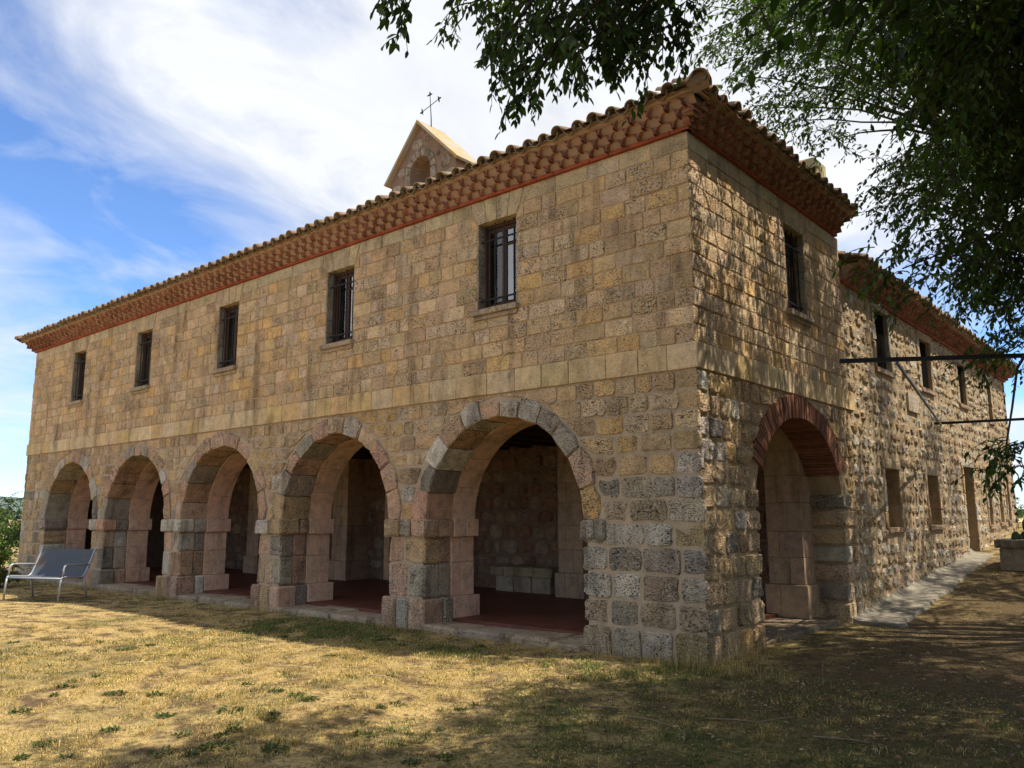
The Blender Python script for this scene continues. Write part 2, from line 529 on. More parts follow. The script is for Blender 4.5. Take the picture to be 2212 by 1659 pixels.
def ground_mat():
    m, t, b = new_mat('dry_lawn')
    g = N(t, 'ShaderNodeNewGeometry')
    v = coords(t, seed=False)
    big = noise(t, v, .55, 5, .6); mid = noise(t, v, 2.6, 6, .65); fine = noise(t, v, 30, 5, .7); st = noise(t, coords(t, (1, 2.2, 1), False), 70, 3, .6, 1.5)
    straw = ramp(t, fine, [(.28, (.15, .095, .045)), (.48, (.44, .305, .12)), (.68, (.62, .46, .205))])
    straw = mixrgb(t, .6, straw, ramp(t, st, [(.3, (.6, .6, .6)), (.7, (1.3, 1.3, 1.25))]), 'MULTIPLY')
    soil = ramp(t, fine, [(.25, (.055, .034, .02)), (.6, (.125, .078, .045)), (.8, (.22, .145, .085))])
    green = ramp(t, fine, [(.3, (.035, .045, .012)), (.7, (.10, .115, .035))])
    c = mixrgb(t, ramp(t, mid, [(.46, (0, 0, 0)), (.60, (.9, .9, .9))]), straw, soil)
    c = mixrgb(t, mth(t, 'MULTIPLY', ramp(t, big, [(.5, (0, 0, 0)), (.68, (1, 1, 1))]), .6), c, green)
    sx0 = N(t, 'ShaderNodeSeparateXYZ'); t.links.new(g.outputs['Position'], sx0.inputs[0])
    turf = mth(t, 'ADD', mth(t, 'MULTIPLY', mth(t, 'ADD', sx0.outputs[0], .6), .55), mth(t, 'MULTIPLY', mth(t, 'SUBTRACT', mid, .5), 3.0))
    tcl = N(t, 'ShaderNodeClamp'); t.links.new(turf, tcl.inputs[0])
    c = mixrgb(t, mth(t, 'MULTIPLY', tcl.outputs[0], .7), c, green)
    # trodden earth around the side of the house
    sx_ = N(t, 'ShaderNodeSeparateXYZ'); t.links.new(g.outputs['Position'], sx_.inputs[0])
    e = mth(t, 'ADD', mth(t, 'MULTIPLY', mth(t, 'ADD', sx_.outputs[0], .2), .9), mth(t, 'MULTIPLY', mth(t, 'SUBTRACT', mid, .5), 4.0))
    e2 = mth(t, 'ADD', mth(t, 'MULTIPLY', mth(t, 'ADD', sx_.outputs[1], 2.7), .8), mth(t, 'MULTIPLY', mth(t, 'SUBTRACT', big, .5), 3.0))
    e = mth(t, 'MINIMUM', e, e2)
    e = mth(t, 'MINIMUM', e, mth(t, 'MULTIPLY', mth(t, 'SUBTRACT', 22.0, sx_.outputs[1]), .3))
    cl = N(t, 'ShaderNodeClamp'); t.links.new(e, cl.inputs[0])
    earth = mixrgb(t, ramp(t, mid, [(.4, (0, 0, 0)), (.6, (1, 1, 1))]), soil, (.115, .07, .04))
    c = mixrgb(t, mth(t, 'MULTIPLY', cl.outputs[0], .75), c, earth)
    # stubble fields far away
    d = N(t, 'ShaderNodeVectorMath', operation='LENGTH'); t.links.new(g.outputs['Position'], d.inputs[0])
    far = mth(t, 'MULTIPLY', mth(t, 'SUBTRACT', d.outputs['Value'], 35.0), .05)
    cf = N(t, 'ShaderNodeClamp'); t.links.new(far, cf.inputs[0])
    fn = noise(t, v, .02, 3, .5)
    field = ramp(t, fn, [(.4, (.48, .35, .15)), (.55, (.55, .41, .19)), (.62, (.25, .24, .09))])
    c = mixrgb(t, cf.outputs[0], c, field)
    t.links.new(c, b.inputs['Base Color'])
    b.inputs['Roughness'].default_value = .97
    b.inputs['Specular IOR Level'].default_value = .1
    bump(t, b, mth(t, 'ADD', fine, mth(t, 'MULTIPLY', mid, 1.5)), .9, .03)
    return m
M_GROUND = ground_mat()

# ------------------------------------------------------------------ dimensions
LX = -19.87                      # left end of the front wall
ZS0, ZS1, ZT = 3.185, 3.48, 6.0  # string course, top of the wall
WY1 = 18.4                       # far end of the wing
WZT = 5.27
DEP = 5.0                        # depth of the front range
ARCH_C = [-2.955, -6.5, -9.96, -13.4, -16.85]
AR, ASP = 1.38, 1.50
PIER_C = [(a + b) / 2 for a, b in zip(ARCH_C, ARCH_C[1:])]
WIN_C = [-2.98, -6.48, -9.98, -13.48, -16.93]
WW, WZ0, WZ1 = .36, 4.38, 5.66
SA_C, SA_A, SA_S, SA_B = 2.92, 1.5, 1.62, 1.26      # side arch (ellipse)
FLOOR_Z = .10

def sstep(a, b, x):
    t = max(0, min(1, (x - a) / (b - a)))
    return t * t * (3 - 2 * t)
def gz(x, y):
    s = .085 * max(0, min(y, 19) - 4.5) * sstep(-4, -.5, x)
    if y > 19: s += .02 * (min(y, 140) - 19) * sstep(-4, -.5, x)
    und = .03 * math.sin(x * .9 + 1.3) * math.sin(y * .7 + .4) + .015 * math.sin(x * 2.3 + y * 1.9)
    near_wall = 1 - math.exp(-((min(0, y + .6)) ** 2)) if y < 0 else 0
    return s + und * (near_wall if y < 0 else .3) - .02

# ------------------------------------------------------------------ ground, hills
def axis(lo, hi, fine0, fine1, step):
    a = list(np.arange(fine0, fine1 + 1e-6, step))
    g = step; x = fine1
    while x < hi:
        g *= 1.35; x += g; a.append(min(x, hi))
    g = step; x = fine0; b = []
    while x > lo:
        g *= 1.35; x -= g; b.append(max(x, lo))
    return b[::-1] + a
xs = axis(-900, 900, -20, 8, .35); ys = axis(-300, 900, -9, 20, .35)
g = MB()
g.v = [(x, y, gz(x, y)) for y in ys for x in xs]
g.c = [(.4, .3, .15, 0)] * len(g.v)
nx = len(xs)
g.f = [(j * nx + i, j * nx + i + 1, (j + 1) * nx + i + 1, (j + 1) * nx + i) for j in range(len(ys) - 1) for i in range(nx - 1)]
tag(g.build('ground', M_GROUND, smooth=True), kind='structure')

M_HILL = plain_mat('wooded_hills', (.10, .135, .12), 1, .35, .05, .2, .5)
hb = MB(); hr = random.Random(4)
prev = None
for k in range(121):
    a = math.radians(-60 + k * 2.5)      # from right round to the left, around +Y
    R_ = 760 + 60 * math.sin(k * .3)
    x, y = -R_ * math.sin(a), R_ * math.cos(a)
    h = 8 + 7 * (math.sin(k * .37) * .5 + .5) + 4 * math.sin(k * 1.1) + hr.uniform(-.8, .8)
    row = [(x * .93, y * .93, -2), (x * .96, y * .96, h * .55), (x, y, h), (x * 1.1, y * 1.1, -2)]
    if prev:
        for i in range(3):
            hb.quad(row[i], row[i + 1], prev[i + 1], prev[i], (.1, .13, .11, 0))
    prev = row
tag(hb.build('hills', M_HILL, smooth=True), kind='structure')

# ------------------------------------------------------------------ the arcaded building
rnd = random.Random(11)
bld = empty('arcaded_building', (LX / 2, 2.5, 0))
tag(bld, 'two-storey stone building with five round arches, barred windows and scalloped tile eaves', 'building')
def par(o):
    o.parent = bld
    o.matrix_parent_inverse = bld.matrix_basis.inverted() if hasattr(bld, 'matrix_basis') else Matrix.Translation(-Vector(bld.location))
    return o
bld.location = (0, 0, 0)         # parts are modelled in place

def jitcol(c, rnd, s=.10, pit=0.3):
    k = rnd.uniform(1 - s, 1 + s)
    return (c[0] * k * rnd.uniform(.97, 1.03), c[1] * k * rnd.uniform(.97, 1.03), c[2] * k * rnd.uniform(.94, 1.06), pit)
ASH = [(.61, .415, .215), (.64, .445, .24), (.58, .395, .21), (.67, .43, .18), (.62, .445, .27), (.54, .365, .20), (.68, .485, .285)]
GREY = [(.46, .385, .285), (.58, .505, .395), (.36, .30, .225), (.52, .435, .315), (.68, .60, .48), (.30, .25, .19)]
PINK = [(.62, .375, .235), (.64, .41, .265), (.58, .37, .235)]
PALE = [(.66, .435, .305), (.68, .455, .32), (.64, .42, .295)]

def windows_core(mb, fr, u0, u1, v0, v1, holes, th, col):
    us = sorted({u0, u1} | {h[0] for h in holes} | {h[1] for h in holes})
    vs_ = sorted({v0, v1} | {h[2] for h in holes} | {h[3] for h in holes})
    inh = lambda u, v: any(h[0] < u < h[1] and h[2] < v < h[3] for h in holes)
    for i in range(len(us) - 1):
        for j in range(len(vs_) - 1):
            a, b, c, d = us[i], us[i + 1], vs_[j], vs_[j + 1]
            if inh((a + b) / 2, (c + d) / 2): continue
            mb.quad(fr(a, c, 0), fr(b, c, 0), fr(b, d, 0), fr(a, d, 0), col)
            mb.quad(fr(a, c, -th), fr(a, d, -th), fr(b, d, -th), fr(b, c, -th), col)
    for a, b, c, d in holes:
        for p, q in (((a, c), (b, c)), ((b, c), (b, d)), ((b, d), (a, d)), ((a, d), (a, c))):
            mb.quad(fr(p[0], p[1], 0), fr(p[0], p[1], -th), fr(q[0], q[1], -th), fr(q[0], q[1], 0), col)
    for p, q in (((u0, v0), (u0, v1)), ((u0, v1), (u1, v1)), ((u1, v1), (u1, v0)), ((u1, v0), (u0, v0))):
        mb.quad(fr(p[0], p[1], 0), fr(p[0], p[1], -th), fr(q[0], q[1], -th), fr(q[0], q[1], 0), col)

def arch_core(mb, fr, u0, u1, z0, z1, arches, th, col):
    """arches: (centre, a, spring, b) - opening as half ellipse on straight jambs"""
    def bot(u):
        for c, a, s, b in arches:
            t = abs(u - c) / a
            if t < 1: return s + b * math.sqrt(1 - t * t)
        return z0
    us = {u0, u1}
    for c, a, s, b in arches:
        for k in range(25): us.add(c - a * math.cos(math.pi * k / 24))
    us = sorted(us)
    for p, q in zip(us, us[1:]):
        m_ = (p + q) / 2
        inside = any(abs(m_ - c) < a for c, a, s, b in arches)
        if inside:
            for c, a, s, b in arches:
                if abs(m_ - c) < a:
                    bp, bq = [s + b * math.sqrt(max(0, 1 - ((u - c) / a) ** 2)) for u in (p, q)]
        else:
            bp = bq = z0
        mb.quad(fr(p, bp, 0), fr(q, bq, 0), fr(q, z1, 0), fr(p, z1, 0), col)
        mb.quad(fr(p, bp, -th), fr(p, z1, -th), fr(q, z1, -th), fr(q, bq, -th), col)
        mb.quad(fr(p, bp, 0), fr(p, bp, -th), fr(q, bq, -th), fr(q, bq, 0), col)
    for c, a, s, b in arches:
        for sg in (-1, 1):
            mb.quad(fr(c + sg * a, z0, 0), fr(c + sg * a, z0, -th), fr(c + sg * a, s, -th), fr(c + sg * a, s, 0), col)
    for e in (u0, u1):
        mb.quad(fr(e, z0, 0), fr(e, z0, -th), fr(e, z1, -th), fr(e, z1, 0), col)

# --- front wall -----------------------------------------------------------
holes = [(c - WW, c + WW, WZ0, WZ1) for c in WIN_C]
mb = MB(); windows_core(mb, FRONT, LX, -.004, ZS0, ZT, holes, .45, (.3, .25, .17, 0))
upper = par(mb.build('upper_front_wall', M_MORTAR))
mb = MB(); arch_core(mb, FRONT, LX, -.004, -.3, ZS0, [(c, AR + .05, ASP, AR + .05) for c in ARCH_C], .98, (.3, .25, .17, 0))
lower = par(mb.build('arcade_wall', M_MORTAR_LOW))

ROWH = (ZT - ZS1) / 12
def free_rows(u0, u1, za, zb, blocks):
    iv = [(u0, u1)]
    for a, b in sorted(blocks):
        nv = []
        for p, q in iv:
            if b <= p or a >= q: nv.append((p, q)); continue
            if a > p: nv.append((p, a))
            if b < q: nv.append((b, q))
        iv = nv
    return iv
def split(p, q, rnd, lo, hi):
    out_ = [p]; x = p
    while q - x > hi * 1.25:
        x += rnd.uniform(lo, hi); out_.append(x)
    if q - x > hi: out_.append((x + q) / 2)
    out_.append(q)
    if len(out_) > 2 and out_[-1] - out_[-2] < lo * .6: out_.pop(-2)
    return out_

ashlar = []
def ashlar_rows(fr, u0, u1, wins, out_, ww=WW):
    for r in range(12):
        za, zb = ZS1 + r * ROWH, ZS1 + (r + 1) * ROWH
        top = r == 11
        blk = []
        for c in wins:
            if zb > WZ0 - .06 and za < WZ1 - .01:
                blk.append((c - ww - (.0 if za > WZ0 else .06), c + ww + (.0 if za > WZ0 else .06)))
            if zb > WZ1 + .02:
                blk.append((c - ww - .13, c + ww + .13))
        for p, q in free_rows(u0, u1, za, zb, blk):
            e = split(p, q, rnd, .22 if not top else .4, .46 if not top else .6)
            for a, b in zip(e, e[1:]):
                if b - a < .05: continue
                gp = .0035 if top else rnd.uniform(.004, .010)
                dz = 0 if top else rnd.uniform(-.006, .006)
                poly = rpoly([(a + gp, za + gp + dz), (b - gp, za + gp - dz), (b - gp, zb - gp + rnd.uniform(-.006, .006)), (a + gp, zb - gp)], rnd, .009 if not top else .001, .016 if not top else .006)
                m_ = MB()
                if top: col = jitcol(rnd.choice([(.58, .455, .27), (.55, .43, .26), (.60, .48, .31)]), rnd, .06, .35)
                else: col = jitcol(rnd.choice(ASH), rnd, .13, rnd.choice([.3, .5, .7, .9, 1.1]))
                stone(m_, fr, poly, (.008 if top else .010) + rnd.uniform(-.004, .006), -.03, col, rnd, .004 if top else .009, .001 if top else .005)
                out_.append(m_)
ashlar_rows(FRONT, LX - .005, .012, WIN_C, ashlar)
SWIN = 3.12
ashlar_rows(SIDE, -.012, DEP, [SWIN], ashlar)
pieces(ashlar, 'ashlar_stone', M_ASHLAR, upper, 300)

# flat-arch lintels
lint = []
for fr, c in [(FRONT, x) for x in WIN_C] + [(SIDE, SWIN)]:
    k = 4
    for i in range(k):
        b0 = c - WW - .02 + (2 * WW + .04) * i / k; b1 = c - WW - .02 + (2 * WW + .04) * (i + 1) / k
        t0 = c - WW - .13 + (2 * WW + .26) * i / k; t1 = c - WW - .13 + (2 * WW + .26) * (i + 1) / k
        if i == 0: b0 -= .0
        m_ = MB()
        stone(m_, fr, rpoly([(b0 + .004, WZ1 - .005), (b1 - .004, WZ1 - .005), (t1 - .004, ZT - .004), (t0 + .004, ZT - .004)], rnd, .002, .008), .011, -.30, jitcol((.57, .44, .265), rnd, .07, .4), rnd, .005, .002)
        lint.append(m_)
    for s in (-1, 1):
        m_ = MB(); a = c + s * (WW + .004); b = c + s * (WW + .125)
        p = [(a, ZS1 + 10 * ROWH + .005), (b, ZS1 + 10 * ROWH + .005), (b, WZ1 + .12), (a + s * .01, WZ1 - .004)]
        if s < 0: p = p[::-1]
        stone(m_, fr, rpoly(p, rnd, .003, .01), .009, -.03, jitcol(rnd.choice(ASH), rnd, .08, .4), rnd, .006, .003)
        lint.append(m_)
pieces(lint, 'lintel_stone', M_ASHLAR, upper)

# string course
band = []
for fr, u0, u1 in ((FRONT, LX - .03, .034), (SIDE, -.034, DEP + .2)):
    e = split(u0, u1, rnd, .36, .62)
    for a, b in zip(e, e[1:]):
        m_ = MB()
        stone(m_, fr, rpoly([(a + .003, ZS0), (b - .003, ZS0), (b - .003, ZS1), (a + .003, ZS1)], rnd, .002, .008), .034 + rnd.uniform(-.003, .003), -.03, jitcol(rnd.choice([(.60, .445, .25), (.56, .405, .21), (.62, .47, .28), (.58, .395, .18)]), rnd, .07, .35), rnd, .006, .002)
        band.append(m_)
pieces(band, 'band_stone', M_SMOOTH, bld)

# lower front stones with wide joints
ROWS = [-.1, .30, .60, .90, 1.20, 1.47, 1.74, 2.0, 2.26, 2.50, 2.73, 2.96, ZS0 - .005]
def hw_front(z):
    R = AR + .27
    if z <= ASP: return None
    t = (z - ASP) / R
    return R * math.sqrt(1 - t * t) if t < 1 else 0
wall_st = []
for r in range(len(ROWS) - 1):
    za, zb = ROWS[r], ROWS[r + 1]
    zm = (za + zb) / 2
    spans = []
    if zb <= ASP + .01:
        spans = [((LX, LX), (ARCH_C[-1] - AR, ARCH_C[-1] - AR)), ((ARCH_C[0] + AR, ARCH_C[0] + AR), (.012, .012))]
        lowrow = True
    else:
        lowrow = False
        h0, h1 = hw_front(max(za, ASP + .01)), hw_front(zb)
        edges = [(LX, LX)]
        for c in ARCH_C[::-1]:
            edges += [(c - h0, c - h1), (c + h0, c + h1)]
        edges += [(.012, .012)]
        spans = [(edges[i], edges[i + 1]) for i in range(0, len(edges), 2)]
        if h0 == 0: spans = [((LX, LX), (.012, .012))]
    for (l0, l1), (r0, r1) in spans:
        wb, wt = r0 - l0, r1 - l1
        W_ = max(wb, wt)
        n = max(1, round(W_ / rnd.uniform(.34, .46)))
        lo_i, hi_i = max(l0, l1), min(r0, r1)
        if hi_i - lo_i < .25: n = min(n, 2)
        mid_c = [lo_i + (hi_i - lo_i) * (i + rnd.uniform(-.18, .18)) / n for i in range(1, n)]
        if n > 1 and hi_i - lo_i > 1.0:
            mid_c = [lo_i + .12 + (hi_i - lo_i - .24) * (i - .5 + rnd.uniform(-.15, .15)) / (n - 1) for i in range(1, n)]
        cb_ = [l0] + mid_c + [r0]; ct_ = [l1] + mid_c + [r1]
        for i in range(n):
            g_ = rnd.uniform(.014, .026) if zm < 2.6 else rnd.uniform(.009, .016)
            a0, b0 = cb_[i] + g_, cb_[i + 1] - g_
            a1, b1 = ct_[i] + g_, ct_[i + 1] - g_
            jam = lowrow and ((i == 0 and l0 > -5) or (i == n - 1 and l0 < -5))
            if jam and i == 0: a0 = a1 = l0 - rnd.uniform(0, .02)
            if jam and i == n - 1 and l0 < -5: b0 = b1 = r0 + rnd.uniform(0, .02)
            if b0 - a0 < .03: b0 = a0 + .03
            if b1 - a1 < .06 and b0 - a0 < .06: continue
            corner = (i == n - 1 and r0 > -.1)
            if corner: b0 = b1 = .02 + rnd.uniform(-.006, .016) + max(0, .10 - zb * .02) * 0
            dz = rnd.uniform(-.015, .015)
            if r == 0: za_ = -.25
            else: za_ = za
            left_far = sstep(-3, -7, a0)
            near_corner = a0 > -1.7
            if near_corner and zm < 1.9: pal = GREY; pt = rnd.choice([.8, 1.0, 1.0, 1.0]); 
            elif near_corner: pal = ASH; pt = rnd.choice([.5, .7, .9])
            elif zm > 2.2: pal = ASH; pt = rnd.choice([.4, .6, .8])
            else: pal = ASH + GREY; pt = rnd.choice([.4, .7, .9])
            if near_corner and zm < 1.9 and rnd.random() < .25: pal = [(.44, .33, .15), (.42, .31, .19)]
            if near_corner and 1.9 < zm < 2.75 and rnd.random() < .25: pal = GREY
            hl, hr_ = za_ + g_ + dz, za_ + g_ - dz
            poly = rpoly([(a0, hl), (b0, hr_), (b1, zb - g_ + dz * .5), (a1, zb - g_ - dz * .5)], rnd, .020, .034)
            m_ = MB()
            stone(m_, FRONT, poly, .010 + rnd.uniform(-.005, .010) + (.02 if r == 0 else 0), -.5 if jam else -.03, jitcol(rnd.choice(pal), rnd, .17, pt), rnd, .009, .008)
            wall_st.append(m_)
pieces(wall_st, 'wall_stone', M_ROUGH, lower, 300)

# arch stones: old rough ring outside, new smooth ring inside
vous, vinner = [], []
for ci, c in enumerate(ARCH_C):
    a = 0
    cuts = [0]
    while True:
        a += rnd.uniform(11, 20)
        if a > 171: break
        cuts.append(a)
    cuts.append(180)
    for a0, a1 in zip(cuts, cuts[1:]):
        ro = AR + rnd.uniform(.20, .30)
        ri = AR - rnd.uniform(0, .025)
        g_ = .35
        ang = [a0 + g_ + (a1 - a0 - 2 * g_) * k / 3 for k in range(4)]
        P = []
        for k, d in enumerate(ang):
            rr = ro + rnd.uniform(-.02, .02) - (.03 if k in (0, 3) else 0)
            P.append(Vector((c + rr * math.cos(math.radians(d)), ASP + rr * math.sin(math.radians(d)))))
        for k, d in enumerate(ang[::-1]):
            rr = ri + rnd.uniform(-.006, .01) + (.012 if k in (0, 3) else 0)
            P.append(Vector((c + rr * math.cos(math.radians(d)), ASP + rr * math.sin(math.radians(d)))))
        m_ = MB()
        pal = rnd.choice([PINK, PINK, PINK, GREY, GREY[:2], ASH])
        stone(m_, FRONT, P, .026 + rnd.uniform(-.01, .02), -.52, jitcol(rnd.choice(pal), rnd, .14, rnd.choice([.5, .8, 1.0])), rnd, .016, .012)
        vous.append(m_)
    for k in range(9):
        a0, a1 = 20 * k, 20 * (k + 1)
        P = []
        for d in np.linspace(a0 + .12, a1 - .12, 6): P.append(Vector((c + (AR + .3) * math.cos(math.radians(d)), ASP + (AR + .3) * math.sin(math.radians(d)))))
        for d in np.linspace(a1 - .12, a0 + .12, 6): P.append(Vector((c + (AR - .012) * math.cos(math.radians(d)), ASP + (AR - .012) * math.sin(math.radians(d)))))
        fr2 = Frame((0, 0, 0), (1, 0, 0), (0, 0, 1), (0, -1, 0))
        m_ = MB()
        stone(m_, fr2, P, -.521, -1.0, jitcol(rnd.choice(PALE), rnd, .05, .15), rnd, .003, .001)
        vinner.append(m_)
pieces(vous, 'arch_stone', M_ROUGH, lower)
pieces(vinner, 'inner_arch_stone', M_SMOOTH, lower)

# piers
pst, pin = [], []
def pier(xc, xl, xr, ends=False):
    """courses of blocks for one pier: plinth, shaft courses, impost"""
    for (z0, z1, ex) in ((-.25, .40, .07), (.40, .88, 0), (.88, 1.25, -.005), (1.25, 1.51, .055)):
        a, b = xl - ex, xr + ex
        yf = -ex - .012
        # front old part, split in two or three blocks
        n = rnd.choice([2, 2, 3]) if not ends else 1
        cut = sorted([0, 1] + [(i + rnd.uniform(-.15, .15)) / n for i in range(1, n)])
        ymid = rnd.uniform(.24, .34)
        for i in range(n):
            m_ = MB()
            pal = rnd.choice([GREY, GREY, PINK, ASH])
            block(m_, a + (b - a) * cut[i] + .006, a + (b - a) * cut[i + 1] - .006, yf, ymid - .006, z0 + .006, z1 - .006, jitcol(rnd.choice(pal), rnd, .15, rnd.choice([.6, .9, 1.0])), rnd, .024, .010)
            pst.append(m_)
        m_ = MB()
        block(m_, a + .008, b - .008, ymid + .006, .51, z0 + .006, z1 - .006, jitcol(rnd.choice(rnd.choice([GREY, PINK])), rnd, .15, rnd.choice([.6, .9])), rnd, .02, .008)
        pst.append(m_)
        ex2 = max(0, ex)
        sp = rnd.uniform(.70, .82)
        for y0, y1 in ((.522, sp), (sp, 1.0 + ex2 * .9)):
            m_ = MB()
            block(m_, a - .0, b + .0, y0 + .0015, y1 - .0015, z0 + .002, z1 - .002, jitcol(rnd.choice(PALE), rnd, .05, .2), rnd, .007, .001)
            pin.append(m_)
for pc, cr_, cl_ in zip(PIER_C, ARCH_C, ARCH_C[1:]):
    pier(pc, cl_ + AR, cr_ - AR)
# imposts and inner jambs of the two end piers
for xj, s in ((ARCH_C[0] + AR, 1), (ARCH_C[-1] - AR, -1)):
    a, b = (xj - .05, xj + .32) if s > 0 else (xj - .32, xj + .05)
    m_ = MB(); block(m_, a, (a + b) / 2 + .02, -.04, .50, 1.27, 1.51, jitcol(GREY[0], rnd, .1, .8), rnd, .022, .01); pst.append(m_)
    m_ = MB(); block(m_, (a + b) / 2 + .03, b, -.04, .50, 1.27, 1.51, jitcol(GREY[2], rnd, .1, .8), rnd, .022, .01); pst.append(m_)
    for (z0, z1, ex) in ((-.25, .40, .06), (.40, .88, 0), (.88, 1.25, 0), (1.25, 1.51, .05)):
        m_ = MB()
        a, b = (xj - ex, xj + .6) if s > 0 else (xj - .6, xj + ex)
        block(m_, a, b, .522, 1.0 + ex, z0 + .002, z1 - .002, jitcol(rnd.choice(PALE), rnd, .05, .2), rnd, .007, .001)
        pin.append(m_)
pieces(pst, 'pier_stone', M_ROUGH, lower)
pieces(pin, 'inner_pier_stone', M_SMOOTH, lower)

# thresholds between the piers
thr = []
for c in ARCH_C:
    x = c - AR - .02
    while x < c + AR - .1:
        L_ = min(rnd.uniform(.6, 1.0), c + AR + .02 - x)
        m_ = MB(); block(m_, x + .004, x + L_ - .004, -.10 + rnd.uniform(-.03, .03), .55, -.2, FLOOR_Z - .025 + rnd.uniform(-.02, .004), jitcol((.44, .335, .215), rnd, .12, .5), rnd, .03, .014)
        thr.append(m_); x += L_
for y0, y1 in ((1.44, 2.3), (2.3, 3.4), (3.4, 4.4)):
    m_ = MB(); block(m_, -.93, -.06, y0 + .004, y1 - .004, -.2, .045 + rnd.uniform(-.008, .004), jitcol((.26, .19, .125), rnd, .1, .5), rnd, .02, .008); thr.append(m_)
pieces(thr, 'threshold_stone', M_ROUGH, bld)

# --- side wall of the front range ----------------------------------------
mb = MB(); windows_core(mb, SIDE, .004, DEP, ZS0 + .002, ZT - .002, [(SWIN - WW, SWIN + WW, WZ0, WZ1)], .449, (.3, .25, .17, 0))
sup = par(mb.build('upper_side_wall', M_MORTAR_SIDE))
mb = MB(); arch_core(mb, SIDE, .004, DEP, -.29, ZS0 - .002, [(SA_C, SA_A + .04, SA_S, SA_B + .04)], .95, (.3, .25, .17, 0))
slow = par(mb.build('lower_side_wall', M_MORTAR_SIDE))
SROWS = [-.1, .28, .56, .84, 1.1, 1.36, 1.62, 1.88, 2.14, 2.40, 2.66, 2.92, ZS0 - .005]
sst = []
def hw_side(z, ext):
    A, B = SA_A + ext, SA_B + ext
    if z <= SA_S: return A
    t = (z - SA_S) / B
    return A * math.sqrt(1 - t * t) if t < 1 else 0
for r in range(len(SROWS) - 1):
    za, zb = SROWS[r], SROWS[r + 1]
    ext = 0 if zb < 2.0 else .31
    h0, h1 = hw_side(za, ext), hw_side(zb, ext)
    if zb < SA_S + .01: ext = 0
    spans = [((-.012, -.012), (SA_C - h0, SA_C - h1)), ((SA_C + h0, SA_C + h1), (DEP, DEP))]
    if h0 == 0: spans = [((-.012, -.012), (DEP, DEP))]
    for si, ((l0, l1), (r0, r1)) in enumerate(spans):
        wb, wt = r0 - l0, r1 - l1
        n = max(1, round(max(wb, wt) / rnd.uniform(.3, .42)))
        lo_i, hi_i = max(l0, l1), min(r0, r1)
        if hi_i - lo_i < .25: n = min(n, 2)
        mid_c = [lo_i + (hi_i - lo_i) * (i + rnd.uniform(-.18, .18)) / n for i in range(1, n)]
        cb_ = [l0] + mid_c + [r0]; ct_ = [l1] + mid_c + [r1]
        for i in range(n):
            g_ = rnd.uniform(.014, .024)
            a0, b0 = cb_[i] + g_, cb_[i + 1] - g_
            a1, b1 = ct_[i] + g_, ct_[i + 1] - g_
            jam = (si == 0 and i == n - 1) or (si == 1 and i == 0)
            if jam and h0 > 0:
                if si == 0: b0 += .03; b1 += .03
                else: a0 -= .03; a1 -= .03
            if b0 - a0 < .05 and b1 - a1 < .05: continue
            if b0 - a0 < .04: b0 = a0 + .04
            dz = rnd.uniform(-.012, .012)
            lo_ = -.25 if r == 0 else za
            poly = rpoly([(a0, lo_ + g_ + dz), (b0, lo_ + g_ - dz), (b1, zb - g_), (a1, zb - g_)], rnd, .014, .035)
            m_ = MB()
            pal = GREY + ASH if rnd.random() < .7 else ASH
            stone(m_, SIDE, poly, .018 + rnd.uniform(-.008, .018), -.5 if jam else -.03, jitcol(rnd.choice(pal), rnd, .14, rnd.choice([.6, .9, 1.0])), rnd, .015, .014)
            sst.append(m_)
pieces(sst, 'wall_stone', M_ROUGH, slow, 200)

# brick arch over the side opening
brk = []
nb = 58
for k in range(nb):
    t0, t1 = math.radians(24 + 132 * k / nb), math.radians(24 + 132 * (k + .80) / nb)
    P = []
    Lr = .30 + rnd.uniform(-.006, .006)
    for t_, e in ((t0, Lr), (t1, Lr), (t1, -.012), (t0, -.012)):
        P.append(Vector((SA_C + (SA_A + e) * math.cos(t_), SA_S + (SA_B + e) * math.sin(t_))))
    m_ = MB(); stone(m_, SIDE, P, .03 + rnd.uniform(-.004, .008), -.48, (.3, .12, .07, 0), rnd, .004, .002)
    brk.append(m_)
pieces(brk, 'brick', M_BRICK, slow)
# stones on the reveal of the side opening (far jamb)
jst = []
for s, yj in ((1, SA_C + SA_A), (-1, SA_C - SA_A)):
    z = -.2
    while z < 2.0:
        h = rnd.uniform(.26, .42)
        x = -.50
        while x > -.93:
            L_ = rnd.uniform(.22, .46)
            x2 = max(x - L_, -.96)
            m_ = MB()
            dd = hw_side(z + h, 0) - SA_A if z + h > SA_S else 0
            y0, y1 = (yj - .02 + dd * .6, yj + .2) if s > 0 else (yj - .2, yj + .02 - dd * .6)
            block(m_, x2 + .006, x - .006, y0, y1, z + .006, z + h - .006, jitcol(rnd.choice(GREY + ASH), rnd, .12, .6), rnd, .02, .012)
            jst.append(m_); x = x2
        z += h
pieces(jst, 'jamb_stone', M_ROUGH, slow)

# --- gallery interior -----------------------------------------------------
mb = MB(); mb.box(LX + .05, -.9, .5, DEP - .03, -.25, FLOOR_Z, (.2, .08, .05, 0))
par(mb.build('gallery_floor', M_FLOOR))
mb = MB(); mb.box(LX + .05, -.06, .1, DEP - .1, 3.06, 3.16, (.1, .06, .04, 0))
par(mb.build('gallery_ceiling', M_BEAM))
x = LX + .6
while x < -.5:
    mb = MB(); mb.box(x, x + .14, 1.0, DEP - .45, 2.90, 3.06, (.1, .06, .04, 0)); par(mb.build('ceiling_beam', M_BEAM)); x += .62
YB = 4.62
RB = Frame((0, YB, 0), (1, 0, 0), (0, 0, 1), (0, -1, 0))
DOORX = (-10.45, -9.45)
mb = MB(); windows_core(mb, RB, LX, -.05, -.2, 3.1, [(DOORX[0], DOORX[1], FLOOR_Z, 2.2)], .3, (.3, .25, .17, 0))
